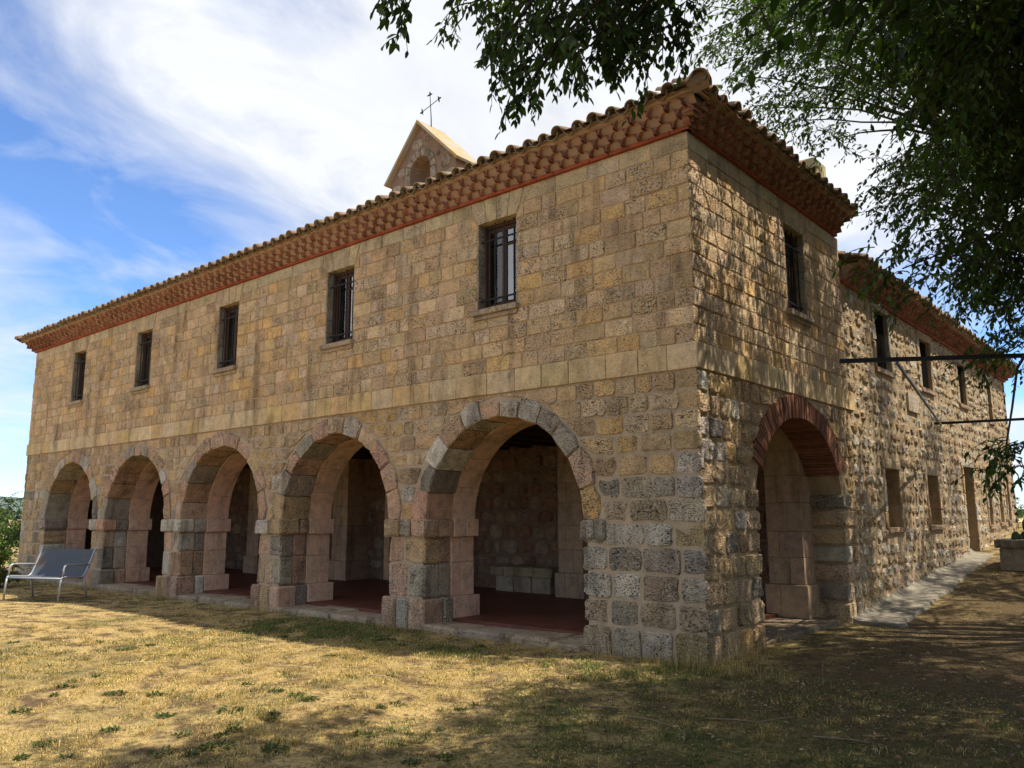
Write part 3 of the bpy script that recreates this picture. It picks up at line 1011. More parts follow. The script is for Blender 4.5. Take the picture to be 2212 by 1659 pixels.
M_MORTAR_IN = plain_mat('dark_mortar', (.17, .115, .08), .95, .3, 5, .8, .014)
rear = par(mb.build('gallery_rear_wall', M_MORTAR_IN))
mb = MB(); mb.box(LX + .02, LX + .3, .9, DEP - .1, -.2, 3.1); par(mb.build('gallery_end_wall', M_MORTAR_IN))
for z0, z1 in ((3.2, ZT - .05),):
    mb = MB(); mb.box(LX + .02, LX + .3, .46, DEP - .1, z0, z1); mb.box(LX + .02, -.46, DEP - .25, DEP - .05, z0, z1); mb.box(LX + .02, -.46, .46, DEP - .25, 3.17, 3.21)
    par(mb.build('upper_room', M_PLASTER))
mb = MB(); mb.box(LX + .02, -.06, YB + .325, DEP - .06, -.2, 3.15); par(mb.build('rear_range_wall', M_PLASTER))
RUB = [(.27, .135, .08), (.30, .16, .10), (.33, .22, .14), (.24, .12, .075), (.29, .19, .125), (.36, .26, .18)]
rub = []
def rubble(fr, u0, u1, v0, v1, out_, excl, hrange, lrange, cols, pit, nf=.03, rough=.02, gap=.012, back=-.05):
    v = v0
    while v < v1 - .05:
        h = rnd.uniform(*hrange)
        if v + h > v1 - hrange[0] * .5: h = v1 - v
        u = u0 + rnd.uniform(-.1, 0)
        while u < u1 - .04:
            l = rnd.uniform(*lrange) * (1 if rnd.random() > .15 else .55)
            ub = min(u + l, u1)
            a, b = max(u, u0), ub
            ok = not any(a < e[1] + .02 and b > e[0] - .02 and v < e[3] and v + h > e[2] for e in excl)
            if not ok:
                for e in excl:
                    if v < e[3] and v + h > e[2]:
                        if a < e[0] - .06 < b: b = e[0] - .02; ok = True
                        elif a < e[1] + .06 < b: a = e[1] + .02; ok = b - a > .08
            if ok and b - a > .07 and not any(a < e[1] - .01 and b > e[0] + .01 and v + h * .25 < e[3] and v + h * .75 > e[2] for e in excl):
                j = rnd.uniform(-.03, .03); j2 = rnd.uniform(-.03, .03)
                q = [(a + gap, v + gap + j), (b - gap, v + gap + j2), (b - gap, v + h - gap + j2), (a + gap, v + h - gap + j)]
                m_ = MB()
                stone(m_, fr, blob(q, rnd), nf + rnd.uniform(-.012, .02), back, jitcol(rnd.choice(cols), rnd, .15, rnd.choice(pit)), rnd, .028, rough)
                out_.append(m_)
            u = ub
        v += h
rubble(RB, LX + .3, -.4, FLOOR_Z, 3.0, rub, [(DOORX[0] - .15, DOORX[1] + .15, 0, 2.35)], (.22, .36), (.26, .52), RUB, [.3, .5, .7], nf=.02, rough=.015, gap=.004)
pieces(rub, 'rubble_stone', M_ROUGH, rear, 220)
# rear pilasters
pil = []
for xc in (-.75, -4.72, -8.2, -11.45, -15.1, -18.4):
    z = FLOOR_Z - .05; k = 0
    while z < 3.05:
        h = .48 if k == 0 else rnd.uniform(.36, .44)
        if z + h > 2.95: h = 3.08 - z
        e = .05 if k == 0 else 0
        yf = 4.02 if xc > -1 else 3.95
        if k % 2: cuts_ = [(-.24, .05), (.05, .24)]
        else: cuts_ = [(-.24, -.08), (-.08, .24)]
        for a, b in cuts_:
            m_ = MB()
            block(m_, xc + a * 1.15 - (e if a < -.2 else -.001), xc + b * 1.15 + (e if b > .2 else -.001), yf - e, YB - .01, z + .0015, z + h - .0015, jitcol(rnd.choice([(.42, .29, .19), (.40, .275, .18)]), rnd, .05, .15), rnd, .006, .001)
            pil.append(m_)
        z += h; k += 1
pieces(pil, 'pilaster_block', M_SMOOTH, rear)
# door in the rear wall
d = MB(); d.box(DOORX[0] + .09, DOORX[1] - .09, YB + .16, YB + .21, FLOOR_Z, 2.12)
door = par(d.build('gallery_door', M_DARKWOOD))
for i in range(5):
    x0 = DOORX[0] + .1 + i * .162
    d = MB(); block(d, x0 + .003, x0 + .159, YB + .135, YB + .165, FLOOR_Z + .02, 2.1, (.1, .05, .03, 0), rnd, .004, .001)
    o = d.build('door_board', M_WOOD, door)
for x0, x1 in ((DOORX[0] - .12, DOORX[0] + .08), (DOORX[1] - .08, DOORX[1] + .12)):
    d = MB(); block(d, x0, x1, YB - .06, YB + .28, FLOOR_Z, 2.15, jitcol(PINK[2], rnd, .05, .2), rnd, .01, .002); d.build('door_jamb', M_SMOOTH, door)
d = MB(); block(d, DOORX[0] - .12, DOORX[1] + .12, YB - .06, YB + .28, 2.153, 2.36, jitcol(PINK[2], rnd, .05, .2), rnd, .01, .002); d.build('door_lintel', M_SMOOTH, door)
d = MB(); d.tube([(DOORX[1] - .2, YB + .135, 1.1), (DOORX[1] - .2, YB + .09, 1.1), (DOORX[1] - .3, YB + .09, 1.1)], .012, 6); d.build('door_handle', M_IRON, door)

# stone seats against the rear wall: things of their own
def stone_seat(x0, x1, label):
    o = empty('stone_bench', ((x0 + x1) / 2, 4.2, FLOOR_Z))
    tag(o, label, 'stone bench', 'stone seats along the gallery rear wall')
    inv = Matrix.Translation(-Vector(o.location))
    n = 3
    for i in range(n):
        a = x0 + .08 + (x1 - x0 - .16) * i / n; b = x0 + .08 + (x1 - x0 - .16) * (i + 1) / n
        m_ = MB(); block(m_, a + .008, b - .008, 4.20, 4.55, FLOOR_Z - .01, FLOOR_Z + .30, jitcol((.46, .38, .27), rnd, .08, .5), rnd, .015, .006)
        q = m_.build('seat_base', M_ROUGH, o); q.matrix_parent_inverse = inv
    cuts_ = [0, .22, .72, 1]
    for a, b in zip(cuts_, cuts_[1:]):
        m_ = MB(); block(m_, x0 + (x1 - x0) * a + .005, x0 + (x1 - x0) * b - .005, 4.13, 4.57, FLOOR_Z + .295, FLOOR_Z + .475, jitcol((.44, .33, .21), rnd, .08, .4), rnd, .018, .006)
        q = m_.build('seat_slab', M_ROUGH, o); q.matrix_parent_inverse = inv
stone_seat(-6.85, -5.3, 'low stone seat on three blocks seen through the arch beside the grey corner pier')
stone_seat(-14.6, -12.9, 'low stone seat against dark rubble seen through the middle arch of the arcade')

# --- windows with grilles --------------------------------------------------
def window(fr, c, opened=True):
    wo = empty('window'); wo.parent = bld
    for s in (-1, 1):       # reveal stones
        z = WZ0; 
        while z < WZ1 - .02:
            h = min(rnd.uniform(.19, .26), WZ1 - z)
            if WZ1 - z - h < .1: h = WZ1 - z
            m_ = MB()
            e = c + s * WW
            q = [fr(e + s * .01, z, 0), fr(e - s * .012, z, 0)]
            P = rpoly([(.0, z + .003), (.15, z + .003), (.15, z + h - .003), (.0, z + h - .003)], rnd, .003, .01)
            if s < 0: f2 = Frame(fr(e, 0, .004), -fr.N, (0, 0, 1), fr.U)
            else: f2 = Frame(fr(e, 0, .004 - .15), fr.N, (0, 0, 1), -fr.U)
            stone(m_, f2, P, .012 + rnd.uniform(-.003, .003), -.01, jitcol(rnd.choice([(.36, .30, .22), (.32, .27, .20), (.40, .33, .23)]), rnd, .1, .6), rnd, .006, .003)
            m_.build('reveal_stone', M_ASHLAR, wo)
            z += h
    def bx(name, u0, u1, v0, v1, n0, n1, mat, parent):
        m_ = MB()
        P = [fr(u, v, n) for n in (n0, n1) for v in (v0, v1) for u in (u0, u1)]
        m_.add(P, [(0, 2, 3, 1), (4, 5, 7, 6), (0, 1, 5, 4), (1, 3, 7, 5), (3, 2, 6, 7), (2, 0, 4, 6)])
        return m_.build(name, mat, parent)
    # frame
    f0 = MB()
    bx('frame_jamb', c - WW + .012, c - WW + .05, WZ0 + .004, WZ1 - .06, -.20, -.14, M_WOOD, wo)
    bx('frame_jamb', c + WW - .05, c + WW - .012, WZ0 + .004, WZ1 - .06, -.20, -.14, M_WOOD, wo)
    bx('frame_head', c - WW + .01, c + WW - .01, WZ1 - .06, WZ1 - .008, -.20, -.135, M_WOOD, wo)
    bx('frame_foot', c - WW + .05, c + WW - .05, WZ0 + .004, WZ0 + .06, -.20, -.142, M_WOOD, wo)
    for s in (-1, 1):
        a, b = (c - WW + .055, c - .004) if s < 0 else (c + .004, c + WW - .055)
        v0, v1 = WZ0 + .065, WZ1 - .065
        sash = bx('sash', a, a + .034, v0, v1, -.195, -.155, M_WOOD, wo)
        bx('sash_stile', b - .034, b, v0, v1, -.195, -.155, M_WOOD, sash)
        bx('sash_rail', a + .034, b - .034, v0, v0 + .05, -.194, -.156, M_WOOD, sash)
        bx('sash_rail', a + .034, b - .034, v1 - .05, v1, -.194, -.156, M_WOOD, sash)
        if s > 0: bx('glazing_bar', a + .034, b - .034, v1 - .28, v1 - .255, -.193, -.157, M_WOOD, sash)
        bx('pane', a + .034, b - .034, v0 + .05, v1 - .05, -.178, -.173, M_GLASS2 if s > 0 else M_GLASS, sash)
        # curtain with folds behind the pane
        m_ = MB(); k = 26
        for i in range(k):
            t0, t1 = i / k, (i + 1) / k
            w0, w1 = (-.10 if s < 0 else 0), 0
            if s < 0 and t0 < .62: continue
            u_0, u_1 = a + (b - a) * t0, a + (b - a) * t1
            n_0, n_1 = -.222 + .014 * math.sin(t0 * 21), -.222 + .014 * math.sin(t1 * 21)
            m_.quad(fr(u_0, v0, n_0), fr(u_1, v0, n_1), fr(u_1, v1, n_1), fr(u_0, v1, n_0))
        m_.build('curtain', M_CURTAIN, wo, smooth=True)
    # grille
    for v in (WZ0 + .16, WZ1 - .26):
        m_ = MB(); m_.tube([fr(c - WW - .01, v, -.06), fr(c + WW + .01, v, -.06)], .014, 6); m_.build('grille_bar', M_IRON, wo)
    for k in range(4):
        u = c - WW + .10 + k * (2 * WW - .20) / 3
        m_ = MB(); m_.tube([fr(u, WZ0 + .01, -.06), fr(u, WZ0 + .25, -.06), fr(u, (WZ0 + WZ1) / 2, -.06), fr(u, WZ1 - .1, -.06), fr(u, WZ1 - .02, -.06)], [.009, .009, .011, .009, .009], 6); m_.build('grille_bar', M_IRON, wo)
    # sill: slab over a thinner moulding
    for (v0, v1, n1, e) in ((WZ0 - .075, WZ0 + .002, .085, .07), (WZ0 - .135, WZ0 - .075, .04, .045)):
        m_ = MB()
        stone(m_, fr, rpoly([(c - WW - e, v0), (c + WW + e * .6, v0), (c + WW + e * .6, v1), (c - WW - e, v1)], rnd, .004, .008), n1, -.22, jitcol((.43, .33, .22), rnd, .06, .5), rnd, .008, .003)
        m_.build('sill', M_ASHLAR, wo)
    return wo
for c in WIN_C: window(FRONT, c)
window(SIDE, SWIN)

# --- cornice and roofs -----------------------------------------------------
def arc_tile(L=.14, w=.119, h=.104, th=.013, n=7):
    """half-round tile end, axis +Y local, mouth at y=0, base on z=0"""
    m_ = MB(); v = []
    for y in (0, L):
        for rr in (0, 1):
            for k in range(n + 1):
                a = math.pi * k / n
                v.append(((w - th * rr) * math.cos(a), y, (h - th * rr) * math.sin(a)))
    q = n + 1; f = []
    for k in range(n):
        f.append((k, k + 1, q + k + 1, q + k))                      # mouth rim
        f.append((k, 2 * q + k, 2 * q + k + 1, k + 1))              # outside
        f.append((q + k, q + k + 1, 3 * q + k + 1, 3 * q + k))      # inside
    m_.add(v, f, (.4, .2, .1, 0))
    return m_
def tile_mesh(name, mb_, mat):
    o = mb_.build(name, mat); me = o.data
    bpy.data.objects.remove(o)
    me.polygons.foreach_set('use_smooth', [True] * len(me.polygons))
    return me
ME_SCALLOP = tile_mesh('cornice_tile', arc_tile(), M_CTILE)
def barrel(L=.44, r0=.088, r1=.072, th=.013, n=8, hump=.085):
    m_ = MB(); v = []
    for i, y in enumerate((0, L)):
        r = r0 + (r1 - r0) * i
        for rr in (0, 1):
            for k in range(n + 1):
                a = math.pi * k / n
                v.append(((r - th * rr) * math.cos(a), y, (r - th * rr) * math.sin(a) * 1.0))
    q = n + 1; f = []
    for k in range(n):
        f.append((k, k + 1, q + k + 1, q + k))
        f.append((k, 2 * q + k, 2 * q + k + 1, k + 1))
        f.append((q + k, q + k + 1, 3 * q + k + 1, 3 * q + k))
        f.append((2 * q + k, 3 * q + k, 3 * q + k + 1, 2 * q + k + 1))
    f.append((0, q, 3 * q, 2 * q)); f.append((n, 2 * q + n, 3 * q + n, q + n))
    m_.add(v, f, (.4, .2, .1, 0))
    return m_
ME_COVER = tile_mesh('roof_tile', barrel(), M_RTILE)
ME_CHAN = tile_mesh('channel_tile', barrel(.44, .098, .085), M_RTILE2)
ME_HIP = tile_mesh('hip_tile', barrel(.5, .118, .10, .015, 10), M_RTILE)

def place(lst, me, mat4, name):
    lst.append((me, mat4, name))
def flush(lst, parent, cap, rest):
    def dep(e):
        q = project(e[1].translation)
        return q[2] if q else 1e9
    lst = sorted(lst, key=dep)
    for me, m4, nm in lst[:cap]:
        o = bpy.data.objects.new(nm, me); COL.objects.link(o); o.parent = parent; o.matrix_world = m4; o.matrix_basis = m4
    if len(lst) > cap:
        r = MB()
        for me, m4, nm in lst[cap:]:
            b = len(r.v)
            for vv in me.vertices:
                r.v.append(tuple(m4 @ vv.co)); r.c.append((.4, .2, .1, 0))
            for p in me.polygons: r.f.append(tuple(b + i for i in p.vertices))
        r.build(rest, lst[0][0].materials[0], parent, kind='stuff')

def fmat(fr, u, v, n, pitch=0, roll=0, yaw=0):
    """local x -> U, local y -> into the wall, local z -> V, pitched so that the back rises"""
    X_ = fr.U; Y_ = -fr.N; Z_ = fr.V
    m_ = Matrix((X_, Y_, Z_)).transposed().to_4x4()
    m_.translation = fr(u, v, n)
    return m_ @ Matrix.Rotation(yaw, 4, 'Z') @ Matrix.Rotation(pitch, 4, 'X') @ Matrix.Rotation(roll, 4, 'Y')

PITCH = math.radians(17)
def cornice(parent, fr, u0, u1, zt, mitre0, mitre1, tiles, covers, chans, bands):
    """u0..u1 wall line; mitre extends the rows with their projection at that end"""
    # thin red flat tiles on the wall head
    x = u0 - .05 * mitre0
    e1 = u1 + .05 * mitre1
    while x < e1 - .01:
        b = min(x + .29, e1)
        m_ = MB()
        P = [(x + .002, zt + .001), (b - .002, zt + .001), (b - .002, zt + .047), (x + .002, zt + .047)]
        stone(m_, fr, [Vector(p) for p in P], .052 + rnd.uniform(-.003, .003), -.05, (.4, .1, .05, 0), rnd, .006, .002)
        bands.append(m_); x = b
    z = zt + .047
    for row, p in enumerate((.125, .205, .285)):
        a, b = u0 - (p - .052) * mitre0, u1 + (p - .052) * mitre1
        at_ = a
        m_ = MB()
        if mitre0 and fr is SIDE: a = u0 + .1005
        n0, n1 = p - .10, p - .026
        P = [fr(a, z, -.1), fr(b, z, -.1), fr(a, z + .082, -.1), fr(b, z + .082, -.1), fr(a, z, n0), fr(b, z, n0), fr(a, z + .082, n1), fr(b, z + .082, n1)]
        m_.add(P, [(0, 2, 3, 1), (4, 5, 7, 6), (0, 1, 5, 4), (1, 3, 7, 5), (3, 2, 6, 7), (2, 0, 4, 6)])
        m_.build('cornice_course', M_FILL, parent)
        k = 0
        a = at_ - .03
        u = u0 - .236 * 2 + .03 + (.118 if row == 1 else 0)
        while u < a + .08: u += .236
        while u < b - .02:
            place(tiles, ME_SCALLOP, fmat(fr, u + rnd.uniform(-.008, .008), z - .004 + rnd.uniform(-.006, .006), p + rnd.uniform(-.014, .010), rnd.uniform(-.05, .05), rnd.uniform(-.05, .05), rnd.uniform(-.06, .06)), 'cornice_tile')
            u += .236
        z += .080
    # mortar bed under the tiles, wavy along the channels
    p = .325
    a, b = u0 - p * mitre0, u1 + p * mitre1
    m_ = MB(); n = int((b - a) / .066) * 1
    for i in range(n):
        ua, ub = a + (b - a) * i / n, a + (b - a) * (i + 1) / n
        fz = lambda u: z + .055 + .022 * math.cos(2 * math.pi * (u - u1) / .265)
        m_.quad(fr(ua, z - .01, .27), fr(ub, z - .01, .27), fr(ub, fz(ub), p), fr(ua, fz(ua), p))
        m_.quad(fr(ua, fz(ua), p), fr(ub, fz(ub), p), fr(ub, fz(ub) + .03, .1), fr(ua, fz(ua) + .03, .1))
    m_.quad(fr(a, z, .285), fr(a, z, 0), fr(b, z, 0), fr(b, z, .285))
    m_.build('eave_mortar', M_FILL, parent, smooth=True)
    # covers sit at u1 - k*.265, channels between
    L_ = math.cos(PITCH)
    u = u1 + .12 * mitre1 - .12
    a2, b2 = u0 - .38 * mitre0, u1 + .38 * mitre1
    k = 0
    while u > a2 + .05:
        for c in range(2):
            nn = .40 - c * .36
            lim = nn
            if u < (u1 + nn * mitre1 if mitre1 else u1 + .01) and u > u0 - nn * mitre0:
                place(covers, ME_COVER, fmat(fr, u + rnd.uniform(-.012, .012), zt + .345 + (.40 - nn) * math.tan(PITCH) + c * .012, nn + rnd.uniform(-.035, .03), PITCH + rnd.uniform(-.04, .04), rnd.uniform(-.05, .05), rnd.uniform(-.05, .05)), 'roof_tile')
            uc = u - .1325
            if uc > u0 - nn * mitre0 and uc < u1 + nn * mitre1 and c == 0:
                m4 = fmat(fr, uc + rnd.uniform(-.01, .01), zt + .385, nn - .025 + rnd.uniform(-.02, .02), PITCH, math.pi + rnd.uniform(-.04, .04))
                place(chans, ME_CHAN, m4, 'channel_tile')
        u -= .265
    return z
tiles, covers, chans, bands = [], [], [], []
roof = MB()
E_ = .36; zr = ZT + .375
RD = 5.2
rz_ = zr + math.tan(PITCH) * (RD / 2 + E_)
# hipped roof over the front range
A = (LX - E_, -E_, zr); B = (E_, -E_, zr); C_ = (E_, DEP + E_ - .3, zr); D_ = (LX - E_, DEP + E_ - .3, zr)
hy = (DEP - .3) / 2; hl = (DEP - .3 + 2 * E_) / 2
rz_ = zr + math.tan(PITCH) * hl
R1 = (LX - E_ + hl, hy, rz_); R2 = (E_ - hl, hy, rz_)
roof.add([A, B, C_, D_, R1, R2], [(0, 1, 5, 4), (1, 2, 5), (2, 3, 4, 5), (3, 0, 4)], (.4, .2, .1, 0))
roof.add([(p[0], p[1], p[2] - .05) for p in (A, B, C_, D_)], [(3, 2, 1, 0)], (.4, .2, .1, 0))
roof_o = par(roof.build('roof', M_RTILE))
cornice(roof_o, FRONT, LX, 0, ZT, 1, 1, tiles, covers, chans, bands)
cornice(roof_o, SIDE, 0, DEP - .12, ZT, 1, 0, tiles, covers, chans, bands)
flush(tiles, roof_o, 300, 'far_cornice_tiles')
flush(covers, roof_o, 300, 'far_roof_tiles')
flush(chans, roof_o, 300, 'far_channel_tiles')
pieces(bands, 'flat_tile', M_BAND, roof_o, 300)
# hip tiles climbing from the two front corners
for cx_, sx_ in ((0, -1), (LX, 1)):
    for k in range(7):
        s = .40 - k * .30
        p0 = Vector((cx_ - sx_ * s, -s, ZT + .35 + (.40 - s) * math.tan(PITCH) + (.012 if k else 0)))
        dirv = Vector((sx_, 1, math.tan(PITCH))).normalized()
        zx = Vector((0, 0, 1)); xx = dirv.cross(zx).normalized(); zz = xx.cross(dirv)
        m4 = Matrix((xx, dirv, zz)).transposed().to_4x4(); m4.translation = p0
        o = bpy.data.objects.new('hip_tile', ME_HIP); COL.objects.link(o); o.parent = roof_o; o.matrix_basis = m4
# mortar plug at the mouth of the corner hip tile
for cx_, sx_ in ((0, -1), (LX, 1)):
    m_ = MB()
    q = Vector((cx_, 0, 0)); dv = Vector((-sx_, -1, 0)).normalized(); sd = Vector((dv.y, -dv.x, 0))
    pts = []
    for k in range(9):
        a = math.pi * k / 8
        pts.append(q + dv * .53 + sd * (.104 * math.cos(a)) + Vector((0, 0, ZT + .35 + .10 * math.sin(a))))
    base = [q + dv * .47 + sd * .14 + Vector((0, 0, ZT + .31)), q + dv * .40 + Vector((0, 0, ZT + .26)), q + dv * .47 - sd * .14 + Vector((0, 0, ZT + .31))]
    ctr_ = q + dv * .50 + Vector((0, 0, ZT + .35))
    allp = pts + base[::-1] + [ctr_]
    n = len(pts) + 3
    m_.add(allp, [(i, (i + 1) % n, n) for i in range(n)])
    m_.build('hip_mortar', M_FILL, roof_o, smooth=True)
# chimney
ch = MB(); block(ch, -.45, -.05, 4.35, 4.85, 6.2, 7.22, (.52, .43, .22, .1), rnd, .01, .004)
cho = ch.build('chimney', M_SMOOTH, roof_o)

# --- rubble wing -------------------------------------------------------------
wing = empty('rubble_wing', (0, 0, 0))
tag(wing, 'long rubble-stone wing with dark shuttered upper windows behind the side arch', 'building')
WINS = [(6.62, 7.42, 4.1, 5.17), (9.5, 10.3, 4.08, 5.1), (12.7, 13.4, 4.08, 5.05), (15.8, 16.3, 3.95, 5.0)]
NICH = [(6.6, 7.4, 1.34, 2.34), (9.3, 10.1, 1.35, 2.32)]
WDOOR = (12.35, 13.3, .64, 2.62)
SLIT = [(14.75, 15.1, 1.3, 2.55), (16.05, 16.45, 1.35, 2.55), (17.15, 17.5, 1.4, 2.55)]
allh = WINS + NICH + [WDOOR] + SLIT
mb = MB(); windows_core(mb, SIDE, DEP, WY1, -.3, WZT, allh, .5, (.3, .25, .17, 0))
wwall = mb.build('rubble_wall', M_MORTAR_SIDE, wing)
mb = MB(); mb.box(-6, -.0, WY1 - .3, WY1 - .003, -.3, WZT); mb.box(-6, -.5, DEP + .2, DEP + .4, -.3, WZT); mb.box(-6.2, -6, DEP + .2, WY1 - .3, -.3, WZT)
mb.build('back_walls', M_MORTAR_SIDE, wing)
wr = []
WC = [(.50, .38, .22), (.54, .43, .28), (.47, .34, .19), (.56, .48, .36), (.45, .33, .20), (.53, .36, .19), (.60, .53, .42)]
rubble(SIDE, DEP + .02, WY1, -.1, WZT, wr, [(a - .1, b + .1, c - .08, d_ + .16) for a, b, c, d_ in allh] + [(8.25, 9.05, 3.45, 3.88)], (.15, .27), (.18, .36), WC, [.5, .7, .9], nf=.014, rough=.014, gap=.008)
pieces(wr, 'rubble_stone', M_ROUGH, wwall, 300)
# dressed surrounds of the openings
sur = []
for a, b, c, d_ in allh:
    for s, e in ((-1, a), (1, b)):
        z = c
        while z < d_ - .02:
            h = min(rnd.uniform(.24, .5), d_ - z)
            if d_ - z - h < .15: h = d_ - z
            wd = rnd.uniform(.10, .2)
            q = [(e, z + .004), (e + wd, z + .004), (e + wd, z + h - .004), (e, z + h - .004)] if s > 0 else [(e - wd, z + .004), (e, z + .004), (e, z + h - .004), (e - wd, z + h - .004)]
            m_ = MB(); stone(m_, SIDE, rpoly(q, rnd, .006, .016), .02 + rnd.uniform(-.005, .01), -.34, jitcol(rnd.choice(WC), rnd, .1, .5), rnd, .01, .008); sur.append(m_)
            z += h
    m_ = MB(); stone(m_, SIDE, rpoly([(a - .14, d_), (b + .14, d_), (b + .14, d_ + .17), (a - .14, d_ + .17)], rnd, .006, .016), .022, -.34, jitcol(rnd.choice(WC), rnd, .1, .4), rnd, .01, .008); sur.append(m_)
    m_ = MB(); stone(m_, SIDE, rpoly([(a - .10, c - .09), (b + .10, c - .09), (b + .10, c), (a - .10, c)], rnd, .006, .012), .05, -.34, jitcol(rnd.choice(WC) if c > 3 and False else (.42, .28, .18), rnd, .1, .3), rnd, .01, .006); sur.append(m_)
pieces(sur, 'surround_stone', M_ROUGH, wwall)
for a, b, c, d_ in WINS:          # plank shutters
    sh = MB(); sh.box(-.12, -.085, a, b, c, d_); so_ = sh.build('shutter', M_DARKWOOD, wing)
    n = 6
    for i in range(n):
        y0 = a + (b - a) * i / n
        m_ = MB(); block(m_, -.09, -.06, y0 + .004, y0 + (b - a) / n - .004, c + .005, d_ - .005, (.1, .1, .1, 0), rnd, .006, .001); m_.build('shutter_board', M_DARKWOOD, so_)
for a, b, c, d_ in NICH:          # blind recess walled up with big stones
    z = c
    bk = MB(); bk.box(-.42, -.33, a - .01, b + .01, c - .01, d_ + .01); bo = bk.build('blocked_window', M_MORTAR_SIDE, wing)
    while z < d_ - .02:
        h = min(rnd.uniform(.3, .45), d_ - z)
        if d_ - z - h < .15: h = d_ - z
        e = [a, a + (b - a) * rnd.uniform(.4, .6), b]
        for p, q in zip(e, e[1:]):
            m_ = MB(); stone(m_, SIDE, rpoly([(p + .01, z + .01), (q - .01, z + .01), (q - .01, z + h - .01), (p + .01, z + h - .01)], rnd, .01, .02), -.30, -.36, jitcol((.40, .30, .19), rnd, .12, .5), rnd, .01, .01); m_.build('blocking_stone', M_ROUGH, bo)
        z += h
a, b, c, d_ = WDOOR
dm = MB(); dm.box(-.34, -.30, a, b, c, d_); wd_ = dm.build('wing_door', M_WOOD, wing)
for i in range(5):
    y0 = a + (b - a) * i / 5
    m_ = MB(); block(m_, -.305, -.275, y0 + .004, y0 + (b - a) / 5 - .004, c + .01, d_ - .01, (.1, .1, .1, 0), rnd, .006, .001); m_.build('door_board', M_WOOD, wd_)
m_ = MB(); block(m_, -.2, .24, a - .08, b + .08, c - .25, c + .005, jitcol((.40, .35, .27), rnd, .05, .5), rnd, .02, .006); m_.build('door_step', M_ROUGH, wing)
for a, b, c, d_ in SLIT:
    m_ = MB(); m_.box(-.32, -.30, a, b, c, d_); pn = m_.build('slit_window', M_DARKWOOD, wing)
    for k in range(2):
        y0 = a + (b - a) * (k + 1) / 3
        m_ = MB(); m_.tube([(-.2, y0, c), (-.2, y0, d_)], .009, 6); m_.build('grille_bar', M_IRON, pn)
# plaque
pq = MB(); stone(pq, SIDE, [Vector(p) for p in ((8.3, 3.49), (9.0, 3.49), (9.0, 3.84), (8.3, 3.84))], .045, -.02, (.44, .37, .27, .1), rnd, .006, .001)
po = pq.build('plaque', M_SMOOTH, wing)
for k in range(3):
    m_ = MB(); m_.box(.044, .047, 8.38, 8.92 - .1 * (k == 2), 3.75 - k * .09, 3.765 - k * .09, (.2, .16, .12, 0)); m_.build('inscription_line', M_MORTAR, po)
tiles, covers, chans, bands = [], [], [], []
wroof = MB()
wz = WZT + .375; wx = -3.0
wrz = wz + math.tan(PITCH) * (E_ - wx)
wroof.add([(E_, DEP + .02, wz), (E_, WY1 + .3, wz), (wx, WY1 - 2.6, wrz), (wx, DEP + .02, wrz), (-6.36, WY1 + .3, wz), (-6.36, DEP + .02, wz)], [(0, 1, 2, 3), (1, 4, 2), (2, 4, 5, 3)])
wroof.add([(E_, DEP + .02, wz - .05), (E_, WY1 + .3, wz - .05), (-6.36, WY1 + .3, wz - .05), (-6.36, DEP + .02, wz - .05)], [(3, 2, 1, 0)])
wroof_o = wroof.build('roof', M_RTILE, wing)
cornice(wroof_o, SIDE, DEP + .03, WY1, WZT, 0, 1, tiles, covers, chans, bands)
flush(tiles, wroof_o, 200, 'far_cornice_tiles'); flush(covers, wroof_o, 100, 'far_roof_tiles'); flush(chans, wroof_o, 100, 'far_channel_tiles')
pieces(bands, 'flat_tile', M_BAND, wroof_o, 100)

# --- bell gable --------------------------------------------------------------
GY, GT = 5.5, .85
bg_ = empty('bell_gable', (0, 0, 0))
tag(bg_, 'small stone bell gable with arched opening and lichened slab roof rising above the tiles', 'bell gable')
gx0, gx1, gap_ = -11.66, -9.24, -10.56
GF = Frame((0, GY, 0), (1, 0, 0), (0, 0, 1), (0, -1, 0))
g0, ge, gtop = 6.6, 10.42, 11.70
oc, oa, os_, ob = -10.53, .37, 10.42, .40
# wall polygon with arched hole, column-wise
mb = MB()
us = sorted({gx0, gx1, gap_} | {oc - oa * math.cos(math.pi * k / 12) for k in range(13)})
topz = lambda u: (ge + (gtop - ge) * (u - gx0) / (gap_ - gx0)) if u <= gap_ else (gtop - (gtop - ge) * (u - gap_) / (gx1 - gap_))
oz0 = 9.75
for p, q in zip(us, us[1:]):
    m2 = (p + q) / 2
    for n_, flip in ((0, 0), (-GT, 1)):
        if abs(m2 - oc) < oa:
            f_ = lambda u: os_ + ob * math.sqrt(max(0, 1 - ((u - oc) / oa) ** 2))
            qs = [((p, g0), (q, g0), (q, oz0), (p, oz0)), ((p, f_(p)), (q, f_(q)), (q, topz(q)), (p, topz(p)))]
        else:
            qs = [((p, g0), (q, g0), (q, topz(q)), (p, topz(p)))]
        for Q in qs:
            if flip: Q = Q[::-1]
            mb.quad(*[GF(u, v, n_) for u, v in Q])
    if abs(m2 - oc) < oa:
        mb.quad(GF(p, f_(p), 0), GF(p, f_(p), -GT), GF(q, f_(q), -GT), GF(q, f_(q), 0))
        mb.quad(GF(p, oz0, 0), GF(q, oz0, 0), GF(q, oz0, -GT), GF(p, oz0, -GT))
for u in (oc - oa, oc + oa): mb.quad(GF(u, oz0, 0), GF(u, oz0, -GT), GF(u, os_, -GT), GF(u, os_, 0))
for u in (gx0, gx1): mb.quad(GF(u, g0, 0), GF(u, g0, -GT), GF(u, ge, -GT), GF(u, ge, 0))
M_GMORT = plain_mat('pink_mortar', (.22, .145, .095), .95, .25, 5, .6, .01)
gw = mb.build('gable_wall', M_GMORT, bg_)
gs = []
